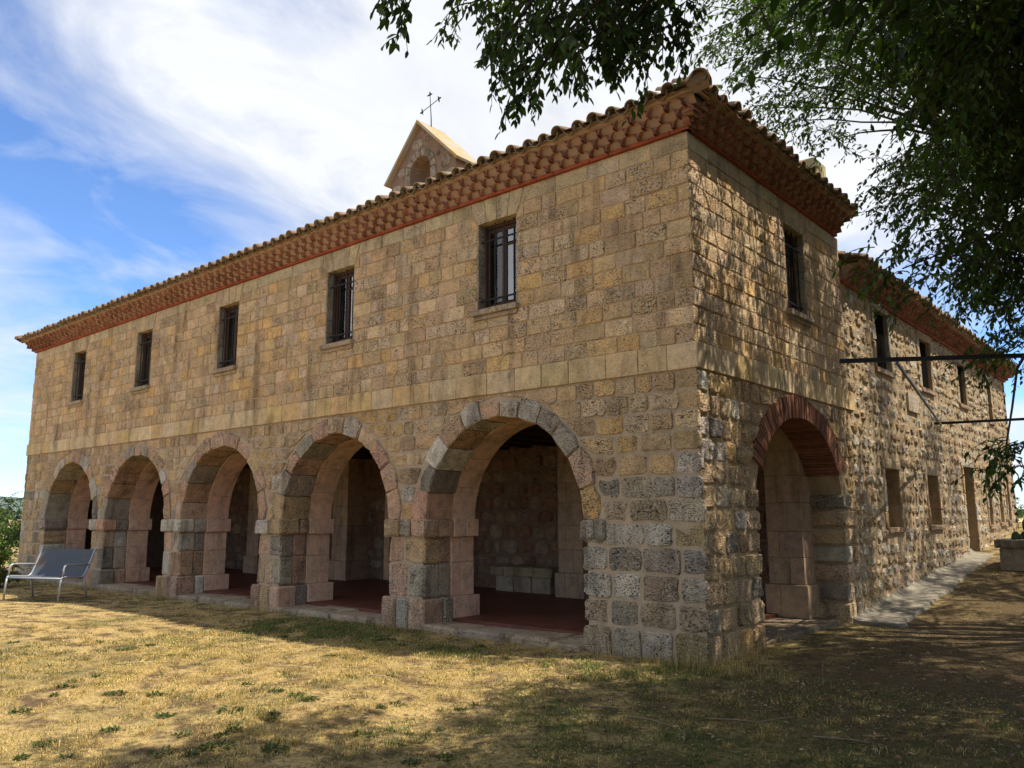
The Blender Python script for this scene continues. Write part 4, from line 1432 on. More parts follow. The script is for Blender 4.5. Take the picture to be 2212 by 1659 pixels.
def in_gable(pts): return all(gx0 < p[0] < gx1 and p[1] < topz(p[0]) - .06 and not (abs(p[0] - oc) < oa + .19 and oz0 - .1 < p[1] < os_ + ob + .2) for p in pts)
done_ = []
for size in (.38, .30, .22, .15):
    for _ in range(900):
        cu, cv = rnd.uniform(gx0, gx1), rnd.uniform(9.0, 11.6)
        l, h = size * rnd.uniform(.85, 1.3), size * rnd.uniform(.7, 1.0)
        if any(abs(cu - d[0]) < (l + d[2]) / 2 + .02 and abs(cv - d[1]) < (h + d[3]) / 2 + .02 for d in done_): continue
        P = blob([(cu - l / 2, cv - h / 2), (cu + l / 2, cv - h / 2), (cu + l / 2, cv + h / 2), (cu - l / 2, cv + h / 2)], rnd)
        if in_gable(P):
            done_.append((cu, cv, l, h))
            m_ = MB(); stone(m_, GF, P, .02, -.03, jitcol(rnd.choice(GREY + PALE[:1] + [(.58, .50, .40)]), rnd, .15, rnd.choice([.4, .7, 1])), rnd, .015, .01); gs.append(m_)
for k in range(8):
    a0, a1 = 22.5 * k, 22.5 * (k + 1); P = []
    for d in np.linspace(a0 + 1.5, a1 - 1.5, 3): P.append(Vector((oc + (oa + .2) * math.cos(math.radians(d)), os_ + (ob + .2) * math.sin(math.radians(d)))))
    for d in np.linspace(a1 - 1.5, a0 + 1.5, 3): P.append(Vector((oc + oa * math.cos(math.radians(d)), os_ + ob * math.sin(math.radians(d)))))
    m_ = MB(); stone(m_, GF, P, .03, -.3, jitcol(GREY[1], rnd, .12, .9), rnd, .012, .008); gs.append(m_)
for s in (-1, 1):
    for z0, z1 in ((9.75, 10.08), (10.09, 10.41)):
        a = oc + s * oa; P = [(a, z0), (a + s * .2, z0), (a + s * .2, z1), (a, z1)]
        if s < 0: P = P[::-1]
        m_ = MB(); stone(m_, GF, rpoly(P, rnd, .01, .02), .028, -.3, jitcol(GREY[1], rnd, .12, .9), rnd, .012, .008); gs.append(m_)
for m_ in gs: m_.c = [(c[0] * .72, c[1] * .70, c[2] * .68, c[3]) for c in m_.c]
pieces(gs, 'gable_stone', M_ROUGH, gw)
def lichen_mat():
    m, t, b = new_mat('lichened_slab')
    v = coords(t, seed=False)
    a = noise(t, v, 3.0, 6, .7); f = noise(t, v, 50, 3, .6)
    c = mixrgb(t, ramp(t, a, [(.46, (0, 0, 0)), (.62, (1, 1, 1))]), (.38, .33, .25), (.42, .27, .08))
    c = mixrgb(t, .6, c, ramp(t, f, [(.3, (.7, .7, .7)), (.7, (1.2, 1.2, 1.2))]), 'MULTIPLY')
    t.links.new(c, b.inputs['Base Color']); b.inputs['Roughness'].default_value = .95
    bump(t, b, f, .4, .006)
    return m
M_SLAB = lichen_mat()
for s in (-1, 1):
    ex = (gx0 - .12) if s < 0 else (gx1 + .12)
    ez = ge - .12 * (gtop - ge) / abs(gap_ - (gx0 if s < 0 else gx1)) + .005
    n_ = Vector((ex - gap_, 0, ez - gtop)); nn_ = Vector((-n_.z, 0, n_.x)) if s > 0 else Vector((n_.z, 0, -n_.x)); nn_.normalize()
    if nn_.z < 0: nn_ = -nn_
    m_ = MB(); V_ = []
    for y in (GY - .14, GY + GT + .06):
        for p in (Vector((gap_, y, gtop)), Vector((ex, y, ez))):
            V_ += [p, p + nn_ * .065]
        V_[-3] = Vector((gap_, y, gtop + .065 / nn_.z))
    m_.add(V_, [(0, 1, 3, 2), (4, 6, 7, 5), (1, 5, 7, 3), (0, 2, 6, 4), (2, 3, 7, 6), (0, 4, 5, 1)])
    m_.build('roof_slab', M_SLAB, bg_)
# iron cross
cb = MB(); cxp = Vector((-10.60, GY + .42, gtop + .08)); 
top = cxp + Vector((-.02, -.05, 1.02))
cb.tube([cxp, cxp + Vector((.0, -.01, .3)), top], [.016, .013, .008], 6)
mid_ = cxp + Vector((-.01, -.03, .64))
al = Vector((.50, .0, .12)).normalized()
cb.tube([mid_ - al * .30, mid_ + al * .30], .011, 6)
for e, dr in ((mid_ - al * .30, -al), (mid_ + al * .30, al), (top - Vector((0, 0, .1)), Vector((0, 0, 1)))):
    sdv = dr.cross(Vector((0, 1, 0))).normalized()
    for q in (sdv, -sdv, dr):
        cb.tube([e, e + q * .05 + dr * .03, e + q * .11 + dr * .01], [.014, .022, .004], 5)
cb.build('iron_cross', M_IRON, bg_)

# ------------------------------------------------------------------ path, skirt, planter
pb = MB(); ysn = np.arange(4.45, 12.6, .11)
prev = None
prn = random.Random(3); wj = 0
for i, y in enumerate(ysn):
    wj = wj * .8 + prn.uniform(-.035, .035)
    wdt = .66 - .003 * i + wj + .10 * math.exp(-((y - 4.5) / .5) ** 2)
    zb_ = .085 * max(0, y - 4.5)
    jz = prn.uniform(-.004, .004)
    row = [(-.03, y, zb_ + .12), (.045, y, zb_ + .055 + jz), (.12, y, zb_ + .03 + jz), (wdt * .6, y, zb_ + .022 + jz), (wdt - .03, y, zb_ + .014), (wdt, y, zb_ - .06)]
    if prev:
        for k in range(5): pb.quad(prev[k], prev[k + 1], row[k + 1], row[k])
    else:
        pb.add(row + [(-.03, y, zb_ - .1)], [tuple(range(6, -1, -1))])
    prev = row
tag(pb.build('path', M_CONC), kind='structure')

pl = empty('stone_planter', (1.55, 10.9, .085 * 6.2))
tag(pl, 'shaded stone block planter with dark fleshy plants beside the concrete path', 'planter')
inv = Matrix.Translation(-Vector(pl.location))
pz = .085 * 5.9 - .12
px0, px1, py0, py1 = .92, 2.3, 10.35, 11.5
for x0, x1, y0, y1 in ((px0, (px0 + px1) / 2, py0, py0 + .22), ((px0 + px1) / 2, px1, py0, py0 + .22), (px0, px0 + .22, py0 + .22, py1), (px1 - .22, px1, py0 + .22, py1), (px0 + .22, px1 - .22, py1 - .22, py1)):
    m_ = MB(); block(m_, x0 + .004, x1 - .004, y0 + .004, y1 - .004, pz - .1, pz + .52, jitcol((.34, .29, .22), rnd, .1, .5), rnd, .02, .008); q = m_.build('planter_block', M_ROUGH, pl); q.matrix_parent_inverse = inv
for x0, x1, y0, y1 in ((px0 - .06, (px0 + px1) / 2, py0 - .06, py0 + .24), ((px0 + px1) / 2, px1 + .06, py0 - .06, py0 + .24), (px0 - .06, px0 + .24, py0 + .24, py1 + .06), (px1 - .24, px1 + .06, py0 + .24, py1 + .06)):
    m_ = MB(); block(m_, x0 + .003, x1 - .003, y0 + .003, y1 - .003, pz + .525, pz + .69, jitcol((.36, .32, .25), rnd, .1, .5), rnd, .02, .008); q = m_.build('coping_stone', M_ROUGH, pl); q.matrix_parent_inverse = inv
m_ = MB(); m_.box(px0 + .2, px1 - .2, py0 + .2, py1 - .2, pz + .3, pz + .62); q = m_.build('soil', M_BARK, pl); q.matrix_parent_inverse = inv
M_CACT = plain_mat('cactus_green', (.045, .075, .03), .6, .3, 10, .2, .003)
rc = random.Random(8)
for k in range(16):
    x, y = rc.uniform(px0 + .15, px1 - .2), rc.uniform(py0 + .1, py1 - .25)
    base = Vector((x, y, pz + .58)); m_ = MB(); yaw = rc.uniform(0, 3.14)
    for lvl in range(rc.choice([1, 1, 2])):
        rx, rz2 = rc.uniform(.08, .12), rc.uniform(.11, .16)
        ux = Vector((math.cos(yaw), math.sin(yaw), 0)); nz = Vector((-math.sin(yaw), math.cos(yaw), 0))
        c0 = base + Vector((rc.uniform(-.04, .04), 0, rz2 * .9))
        V_ = []; n = 10
        for s in (-1, 1):
            for i in range(n):
                a = 2 * math.pi * i / n; V_.append(c0 + ux * (rx * .8 * math.cos(a)) + Vector((0, 0, rz2 * .85 * math.sin(a))) + nz * (s * .02))
        for i in range(n):
            a = 2 * math.pi * i / n; V_.append(c0 + ux * (rx * math.cos(a)) + Vector((0, 0, rz2 * math.sin(a))))
        F_ = [tuple(range(n - 1, -1, -1)), tuple(range(n, 2 * n))]
        for i in range(n):
            j = (i + 1) % n; F_ += [(i, j, 2 * n + j, 2 * n + i), (2 * n + i, 2 * n + j, n + j, n + i)]
        m_.add(V_, F_); base = c0 + Vector((0, 0, rz2 * .85)); yaw += rc.uniform(.4, 1.2)
    q = m_.build('plant_pad', M_CACT, pl, smooth=True); q.matrix_parent_inverse = inv

# ------------------------------------------------------------------ steel frame by the side wall
fz_ = 3.25
fr_ = empty('steel_frame', (5.2, 6.0, 0))
tag(fr_, 'black steel frame of two long beams and a thin cross rod beside the wing', 'frame')
inv = Matrix.Translation(-Vector(fr_.location))
a0 = Vector((1.22, 1.05, fz_)); a1 = a0 + Vector((1.62, 1.0, 0)).normalized() * 5.2
b0 = Vector((.36, 8.66, fz_)); b1 = b0 + Vector((1.44, .3, 0)).normalized() * 5.4
def beam(p, q, wd, name, mat=M_IRON):
    m_ = MB(); d = (q - p).normalized(); s = d.cross(Vector((0, 0, 1))).normalized() * wd / 2; u = s.cross(d).normalized() * wd / 2
    V_ = [e + sa * s + sb * u for e in (p, q) for sa, sb in ((-1, -1), (1, -1), (1, 1), (-1, 1))]
    m_.add(V_, [(0, 1, 2, 3), (7, 6, 5, 4), (0, 4, 5, 1), (1, 5, 6, 2), (2, 6, 7, 3), (3, 7, 4, 0)])
    o = m_.build(name, mat, fr_); o.matrix_parent_inverse = inv; return o
beam(a0, a1, .045, 'beam'); beam(b0, b1, .045, 'beam')
c0 = a0 + (a1 - a0).normalized() * .60; c0.z -= .035
c1 = b0 + (b1 - b0).normalized() * .12; c1.z -= .035
M_ROD = plain_mat('grey_rod', (.16, .16, .15), .5, .2, 20, .1, .001)
beam(c0, c1, .03, 'cross_rod', M_ROD)
for p, q in ((a0, a1), (b0, b1)):
    for f in (.62, .985):
        t_ = p + (q - p) * f
        beam(Vector((t_.x, t_.y, gz(t_.x, t_.y) - .1)), Vector((t_.x, t_.y, fz_ - .02)), .06, 'post')

# ------------------------------------------------------------------ garden bench
bn = empty('garden_bench', (-13.1, -1.7, 0))
tag(bn, 'grey metal mesh garden bench with tubular arms and rust stains', 'bench')
BL, BD = 1.34, .62
wv = Vector((1.21, .53, 0)).normalized(); dv_ = Vector((-wv.y, wv.x, 0))
org = Vector((-12.44, -1.71, 0)) - wv * BL
def bp(u, d, z): return org + wv * u + dv_ * d + Vector((0, 0, z - .01))
inv = Matrix.Translation(-Vector(bn.location))
prof = [(-.02, .40), (.0, .43), (.06, .44), (.25, .425), (.42, .41), (.50, .43), (.56, .50), (.66, .72), (.74, .90), (.77, .93), (.79, .90)]
def smooth_prof(P, k=4):
    out_ = []
    for i in range(len(P) - 1):
        p0 = P[max(i - 1, 0)]; p1 = P[i]; p2 = P[i + 1]; p3 = P[min(i + 2, len(P) - 1)]
        for j in range(k):
            t = j / k
            out_.append(tuple(.5 * (2 * p1[a] + (p2[a] - p0[a]) * t + (2 * p0[a] - 5 * p1[a] + 4 * p2[a] - p3[a]) * t * t + (3 * p1[a] - p0[a] - 3 * p2[a] + p3[a]) * t ** 3) for a in (0, 1)))
    out_.append(P[-1]); return out_
sp_ = smooth_prof(prof)
cutk = [i for i, p in enumerate(sp_) if p[0] < .5][-1]
def sheet(pp, name):
    m_ = MB()
    for (d0, z0), (d1, z1) in zip(pp, pp[1:]):
        m_.quad(bp(.03, d0, z0), bp(BL - .03, d0, z0), bp(BL - .03, d1, z1), bp(.03, d1, z1))
        m_.quad(bp(.03, d0, z0 - .008), bp(.03, d1, z1 - .008), bp(BL - .03, d1, z1 - .008), bp(BL - .03, d0, z0 - .008))
    o = m_.build(name, M_BENCH, bn, smooth=True); o.matrix_parent_inverse = inv
sheet(sp_[:cutk + 1], 'seat'); sheet(sp_[cutk:], 'backrest')
def btube(pts, r, name, n=8):
    m_ = MB(); m_.tube([bp(*p) for p in pts], r, n); o = m_.build(name, M_BENCHTUBE, bn, smooth=True); o.matrix_parent_inverse = inv
for u in (.01, BL - .01):
    btube([(u, d, z) for d, z in sp_], .018, 'side_rail')
    btube([(u, -.05, 0), (u, -.03, .3), (u, -.015, .40)], .02, 'leg')
    btube([(u, .62, .0), (u, .56, .25), (u, .52, .43)], .02, 'leg')
    btube([(u, .02, .44), (u, .02, .58), (u, .04, .64), (u, .10, .665), (u, .35, .655), (u, .64, .64)], .018, 'armrest')
btube([(0, .0, .41), (BL, .0, .41)], .02, 'front_rail'); btube([(0, .77, .915), (BL, .77, .915)], .014, 'top_rail')

# ------------------------------------------------------------------ vegetation
class Leaves:
    """collects leaf blades as 6-vertex folded shapes with numpy"""
    def __init__(s): s.P = []; s.D = []; s.Nn = []; s.L = []; s.C = []
    def add(s, p, d, n, L, c): s.P.append(tuple(p)); s.D.append(tuple(d)); s.Nn.append(tuple(n)); s.L.append(L); s.C.append(c)
    def build(s, name, mat, parent=None, kind=None, width=.46, fold=.12):
        P = np.array(s.P); D = np.array(s.D); Nn = np.array(s.Nn); L = np.array(s.L)[:, None]; C = np.array(s.C)
        D = D / np.linalg.norm(D, axis=1, keepdims=True)
        S = np.cross(D, Nn); S /= np.maximum(np.linalg.norm(S, axis=1, keepdims=True), 1e-6)
        U = np.cross(S, D)
        W = L * width * .5
        v = np.stack([P, P + D * L * .35 + S * W + U * W * fold * 2, P + D * L * .75 + S * W * .62 + U * W * fold, P + D * L - U * L * .08,
                      P + D * L * .75 - S * W * .62 + U * W * fold, P + D * L * .35 - S * W + U * W * fold * 2], axis=1)
        n = len(P)
        me = bpy.data.meshes.new(name)
        me.vertices.add(n * 6); me.vertices.foreach_set('co', v.astype(np.float32).ravel())
        base = np.arange(n)[:, None] * 6
        q = np.concatenate([base + np.array([0, 1, 2, 3]), base + np.array([0, 3, 4, 5])], axis=1).ravel()
        me.loops.add(n * 8); me.loops.foreach_set('vertex_index', q.astype(np.int32))
        me.polygons.add(n * 2); me.polygons.foreach_set('loop_start', np.arange(0, n * 8, 4, dtype=np.int32))
        me.update(calc_edges=True)
        a = me.color_attributes.new('Col', 'FLOAT_COLOR', 'POINT')
        cc = np.repeat(np.concatenate([C, np.ones((n, 1))], axis=1)[:, None, :], 6, axis=1)
        a.data.foreach_set('color', cc.astype(np.float32).ravel())
        me.materials.append(mat)
        o = bpy.data.objects.new(name, me); COL.objects.link(o)
        if parent: o.parent = parent
        if kind: o['kind'] = kind
        return o

def in_poly(p, poly):
    x, y = p; r = False; n = len(poly)
    for i in range(n):
        x1, y1 = poly[i]; x2, y2 = poly[(i + 1) % n]
        if (y1 > y) != (y2 > y) and x < (x2 - x1) * (y - y1) / (y2 - y1) + x1: r = not r
    return r

def leafcol(r, base=(.055, .095, .022)):
    k = r.uniform(.5, 1.6)
    return (base[0] * k * r.uniform(.8, 1.3), base[1] * k, base[2] * k * r.uniform(.7, 1.2))

def grow(lv, tw, r, start, n_twigs, rad, leaf, droop, dirbias=None, spacing=.62, sub=True, base=(.055, .095, .022), tl=(.45, .95)):
    """a spray of leafy twigs around a point"""
    for _ in range(n_twigs):
        p = start + Vector((r.gauss(0, .30), r.gauss(0, .30), r.gauss(0, .24))) * rad
        d = Vector((r.gauss(0, 1), r.gauss(0, 1), r.gauss(0, .6)))
        if dirbias: d += dirbias * 1.2
        d.normalize()
        L_ = r.uniform(*tl) * rad
        seg = 6; pts = [p]; dd = d.copy()
        for i in range(seg):
            dd = (dd + Vector((r.gauss(0, .12), r.gauss(0, .12), -droop * .28 + r.gauss(0, .08)))).normalized()
            pts.append(pts[-1] + dd * (L_ / seg))
        tw.tube(pts, [.006 * (1 - .75 * i / seg) * max(1, rad) for i in range(seg + 1)], 3, (.06, .045, .03, 0), cap=False)
        cnt = max(4, int(L_ / (leaf * spacing)))
        for k in range(cnt):
            t = (k + .6) / cnt * seg; i = min(int(t), seg - 1); f = t - i
            q = pts[i].lerp(pts[i + 1], f)
            ax = (pts[i + 1] - pts[i]).normalized()
            side = ax.cross(Vector((r.gauss(0, .3), r.gauss(0, .3), 1))).normalized() * (1 if k % 2 else -1)
            ld = (ax * r.uniform(.3, .8) + side * r.uniform(.5, 1.0) + Vector((0, 0, -droop * r.uniform(.3, 1.1)))).normalized()
            nn = Vector((r.gauss(0, .5), r.gauss(0, .5), 1)).normalized()
            lv.add(q, ld, nn, leaf * r.uniform(.65, 1.25), leafcol(r, base))
        if sub:
            for k in range(2):
                i = r.randint(1, seg - 1); q = pts[i]
                d2 = ((pts[i + 1] - pts[i]).normalized() + Vector((r.gauss(0, .7), r.gauss(0, .7), r.gauss(0, .4)))).normalized()
                l2 = L_ * r.uniform(.3, .5); e = [q, q + d2 * l2 * .5 + Vector((0, 0, -droop * .05 * l2)), q + d2 * l2 + Vector((0, 0, -droop * .25 * l2))]
                tw.tube(e, [.004, .003, .0015], 3, (.06, .045, .03, 0), cap=False)
                c2 = max(3, int(l2 / (leaf * spacing)))
                for m in range(c2):
                    t = (m + .7) / c2; qq = e[0].lerp(e[1], t * 2) if t < .5 else e[1].lerp(e[2], t * 2 - 1)
                    side = d2.cross(Vector((r.gauss(0, .3), r.gauss(0, .3), 1))).normalized() * (1 if m % 2 else -1)
                    ld = (d2 * r.uniform(.3, .8) + side * r.uniform(.5, 1.0) + Vector((0, 0, -droop * r.uniform(.3, 1.1)))).normalized()
                    lv.add(qq, ld, Vector((r.gauss(0, .5), r.gauss(0, .5), 1)).normalized(), leaf * r.uniform(.6, 1.15), leafcol(r, base))

def limb(mb_, r, a, b, r0, r1, sag=.0, n=7):
    a, b = Vector(a), Vector(b)
    mid = (a + b) / 2 + Vector((r.gauss(0, .10), r.gauss(0, .10), .18 + sag)) * (b - a).length
    pts = []
    for i in range(n + 1):
        t = i / n
        p = a * (1 - t) ** 2 + mid * 2 * t * (1 - t) + b * t * t
        if 0 < i < n: p += Vector((r.gauss(0, .03), r.gauss(0, .03), r.gauss(0, .03))) * (b - a).length * .25
        pts.append(p)
    mb_.tube(pts, [r0 + (r1 - r0) * (i / n) ** .8 for i in range(n + 1)], 6 if r0 > .04 else 4, (.06, .045, .03, 0), cap=False)
    return pts

def tree(name, label, root, trunk_top, tr, clumps, leaf, seed, mains=6, base=(.055, .095, .022), spacing=.62, grp=None, lift=0):
    """clumps: (pos, radius, twigs, droop). trunk > main limbs > limbs > twigs"""
    r = random.Random(seed)
    o = empty(name, root); tag(o, label, 'tree', grp)
    inv_ = Matrix.Translation(-Vector(root))
    tb, wb, lv = MB(), MB(), Leaves()
    root = Vector(root); tt = Vector(trunk_top)
    pts = [root + (tt - root) * (i / 6) + Vector((r.gauss(0, .05), r.gauss(0, .05), 0)) * (i > 0) for i in range(7)]
    pts[0] = root + Vector((0, 0, -.15))
    tb.tube(pts, [tr * (1.45, 1.08, 1.0, .95, .9, .85, .75)[i] for i in range(7)], 12, (.06, .045, .03, 0))
    # main limbs by k-means-ish grouping
    cs = [Vector(c[0]) for c in clumps]
    cent = r.sample(cs, min(mains, len(cs)))
    for _ in range(5):
        g_ = [[] for _ in cent]
        for p in cs: g_[min(range(len(cent)), key=lambda i: (cent[i] - p).length)].append(p)
        cent = [sum(q, Vector()) / len(q) if q else cent[i] for i, q in enumerate(g_)]
    mainpts = []
    for c in cent:
        e = tt.lerp(c, .62) + Vector((0, 0, lift)); st = pts[r.choice([4, 5, 6, 6])]
        mainpts.append(limb(wb, r, st, e, tr * .5, tr * .2, 0.0, 8))
    for (p, rad, nt_, droop, *big) in clumps:
        p = Vector(p)
        mp_ = mainpts[min(range(len(cent)), key=lambda i: (cent[i] - p).length)]
        st = min(mp_[3:], key=lambda q: (q - p).length)
        limb(wb, r, st, p, max(.012, tr * .12), .008, 0.0, 6)
        bias = (p - st); bias.z *= .3
        bias = bias.normalized() if bias.length > 1e-3 else None
        grow(lv, wb, r, p, nt_, rad, leaf * (big[0] if big else 1), droop, bias, spacing, base=base)
    t_ = tb.build('trunk', M_BARK, o, smooth=True); b_ = wb.build('branches', M_BARK, o, smooth=True); l_ = lv.build('crown', M_LEAF, o)
    for q in (t_, b_, l_): q.matrix_parent_inverse = inv_
    return len(lv.P)

# silhouettes of the foliage, in the 2212 px view, give directions; distances follow from leaf size and the roof behind
rt_ = random.Random(21)
SIL_A = [(1560, -40), (1560, 60), (1620, 130), (1690, 190), (1770, 230), (1830, 230), (1940, 150), (2010, 260), (2000, 400), (2050, 450), (2100, 540), (2140, 620), (2190, 710), (2260, 740), (2300, 300), (2300, -40)]
SIL_B = [(1050, -60), (1070, 20), (1110, 70), (1190, 80), (1300, 50), (1360, 50), (1430, 10), (1480, -10), (1490, -60)]
def in_frame(p, m=60):
    q = project(p)
    return q is not None and -m < q[0] < 2212 + m and -m < q[1] < 1659 + m
clA = []
while len(clA) < 62:
    px_, py_ = rt_.uniform(1540, 2300), rt_.uniform(-50, 790)
    if not in_poly((px_, py_), SIL_A): continue
    dist = rt_.uniform(10.5, 15.5)
    p = pix(px_, py_, dist)
    if p.x < .9 and p.z < 6.9: continue
    if p.z < 3.2: continue
    clA.append((p, rt_.uniform(.6, .9), 26, .5))
# ragged edge sprays
for px_, py_, dd_ in ((1555, 90, 13), (1600, 165, 13), (1650, 235, 13.5), (1730, 260, 13), (1810, 300, 12), (1920, 420, 11), (1955, 440, 11), (2000, 500, 9), (1950, 580, 7.5), (2030, 560, 9), (2140, 770, 11), (2180, 760, 12), (2170, 985, 9), (2205, 975, 9)):
    clA.append((pix(px_, py_, dd_), rt_.uniform(.42, .6), 13, .7))
cenA = Vector((4.8, 7.2, 8.3))
k = 0
while k < 74:
    d = Vector((rt_.gauss(0, 1), rt_.gauss(0, 1), rt_.gauss(0, 1))).normalized() * rt_.uniform(.35, 1) ** .5
    p = cenA + Vector((d.x * 4.2, d.y * 6.2, d.z * 2.4))
    if in_frame(p, 90) or (p.x < 1 and p.z < 7): continue
    clA.append((p, rt_.uniform(.8, 1.1), 28, .5, 1.2)); k += 1
nA = tree('leafy_tree', 'dense dark tree leaning over the roof and hiding the sky behind the wing', (5.4, 6.2, gz(5.4, 6.2)), (5.2, 6.0, 4.2), .24, clA, .075, 5, 9, (.045, .088, .018))
clB = []
while len(clB) < 17:
    px_, py_ = rt_.uniform(1040, 1500), rt_.uniform(-50, 130)
    if not in_poly((px_, py_), SIL_B): continue
    clB.append((pix(px_, py_, rt_.uniform(4.9, 6.2)), rt_.uniform(.34, .48), 9, 1.0))
for px_, py_, dd_ in ((1085, 90, 5.3), (1130, 125, 5.2), (1150, 175, 5.1), (1185, 80, 5.4), (1290, 70, 5.2), (1340, 80, 5.2), (1275, 100, 5.2), (1440, 10, 5.6), (1060, 0, 5.4), (900, -35, 4.9), (860, -25, 4.9)):
    clB.append((pix(px_, py_, dd_), .30, 4 if px_ < 1000 else 6, 1.3))
for px_, py_, dd_ in ((2100, 60, 7), (2180, 150, 7), (2190, 40, 6), (2150, 280, 7.5), (2200, 400, 7.5), (2050, -10, 7), (2180, 520, 8), (1990, 10, 8), (2120, 180, 8), (2210, 280, 7), (2190, 560, 8), (2130, 420, 8.5), (2220, 100, 6.5)):
    clB.append((pix(px_, py_, dd_), .7, 30, .7))
cenB = Vector((4.9, -2.6, 6.4)); k = 0
while k < 140:
    d = Vector((rt_.gauss(0, 1), rt_.gauss(0, 1), rt_.gauss(0, 1))).normalized() * rt_.uniform(.25, 1) ** .5
    p = cenB + Vector((d.x * 5.0, d.y * 4.8, d.z * 1.9))
    q = project(p)
    if in_frame(p, 110) or (q is not None and 700 < q[0] < 1950 and -480 < q[1] < 400): continue
    gx_, gy_ = p.x - .52 * p.z, p.y - .215 * p.z          # where its shade falls on the lawn
    if gx_ < -.2 and gy_ > -4.9 - .35 * gx_ * 0 and gy_ + .8 * gx_ > -4.6: continue
    if gx_ < -1.0 and gy_ > -6.3: continue
    clB.append((p, rt_.uniform(.85, 1.15), 44, .6, 1.7)); k += 1
nB = tree('leafy_tree', 'tree whose hanging leafy branch droops in front of the sky above the eaves', (7.2, -3.2, gz(7.2, -3.2)), (6.9, -3.0, 5.6), .22, clB, .072, 9, 9, (.038, .072, .016), lift=1.1)
SHADE_GROVE = 'unseen broad leafy tree added to block sky light from the right'  # trees out of view, added to screen sky light and darken the right side
for (x, y, zc, sd_, lab) in ((11.5, 0.5, 5.6, 61, SHADE_GROVE), (10.5, 13.5, 5.4, 62, SHADE_GROVE), (12.5, 7.0, 5.4, 63, SHADE_GROVE), (12.0, -6.5, 5.6, 64, SHADE_GROVE), (11.0, 20.5, 5.4, 65, SHADE_GROVE), (14.0, -13.5, 5.4, 66, SHADE_GROVE)):
    cl = []
    r2 = random.Random(sd_)
    while len(cl) < 46:
        d = Vector((r2.gauss(0, 1), r2.gauss(0, 1), r2.gauss(0, 1))).normalized() * r2.uniform(.3, 1) ** .5
        p = Vector((x, y, zc)) + Vector((d.x * 4.6, d.y * 4.8, d.z * 4.0))
        if in_frame(p, 90) or p.z < 1.6: continue
        cl.append((p, r2.uniform(1.2, 1.5), 16, .5))
    tree('leafy_tree', lab, (x, y, gz(x, y)), (x, y, 3.0), .26, cl, .24, sd_, 7, (.034, .066, .015), grp='unseen trees added to block sky light')
print('leaves', nA, nB)

# shrubs and far trees
def shrub(name, label, cat_, pos, h, w_, n, leaf, seed, base, droop=.3, grp=None):
    r = random.Random(seed); o = empty(name, pos); tag(o, label, cat_, grp)
    inv_ = Matrix.Translation(-Vector(pos)); wb, lv = MB(), Leaves(); pos = Vector(pos)
    for i in range(n):
        a = r.uniform(0, 6.28); rr = w_ * math.sqrt(r.random()); hh = h * r.uniform(.25, 1) * (1 - .45 * (rr / w_) ** 2)
        p = pos + Vector((math.cos(a) * rr, math.sin(a) * rr, hh * .85))
        limb(wb, r, pos + Vector((r.gauss(0, .05), r.gauss(0, .05), -.05)), p, .03 * h / 2.5, .006, 0, 5)
        grow(lv, wb, r, p, 14, h * .17, leaf, droop, None, .7, base=base)
    b_ = wb.build('stems', M_BARK, o); l_ = lv.build('foliage', M_LEAF, o)
    for q in (b_, l_): q.matrix_parent_inverse = inv_
shrub('shrub', 'bright green shrub at the far end of the arcade beyond the bench', 'shrub', (-24.6, 1.0, gz(-24.6, 1.0)), 2.15, .62, 26, .10, 31, (.075, .13, .03))
shrub('shrub', 'tall thin shrub hugging the far corner of the arcade wall', 'shrub', (-21.0, .75, gz(-21, .75)), 2.9, .38, 22, .09, 32, (.06, .115, .025))
shrub('low_bush', 'low yellowish bush in the dry grass behind the bench', 'bush', (-16.9, -1.35, gz(-16.9, -1.35)), .85, .45, 20, .06, 33, (.13, .15, .035))
for (x, y, h, s, c) in ((-6.0, 52, 3.6, 41, (.05, .09, .025)), (-2.2, 58, 3.2, 42, (.06, .1, .03))):
    shrub('far_tree', 'round leafy tree in the field beyond the end of the wing', 'tree', (x, y, gz(x, y)), h, 1.5, 26, .22, s, c, grp='trees in the field beyond the wing')
shrub('hedge_tree', 'distant round tree on the stubble beyond the bench', 'tree', (-62, 14, gz(-62, 14)), 4.0, 2.2, 30, .28, 43, (.05, .08, .03))

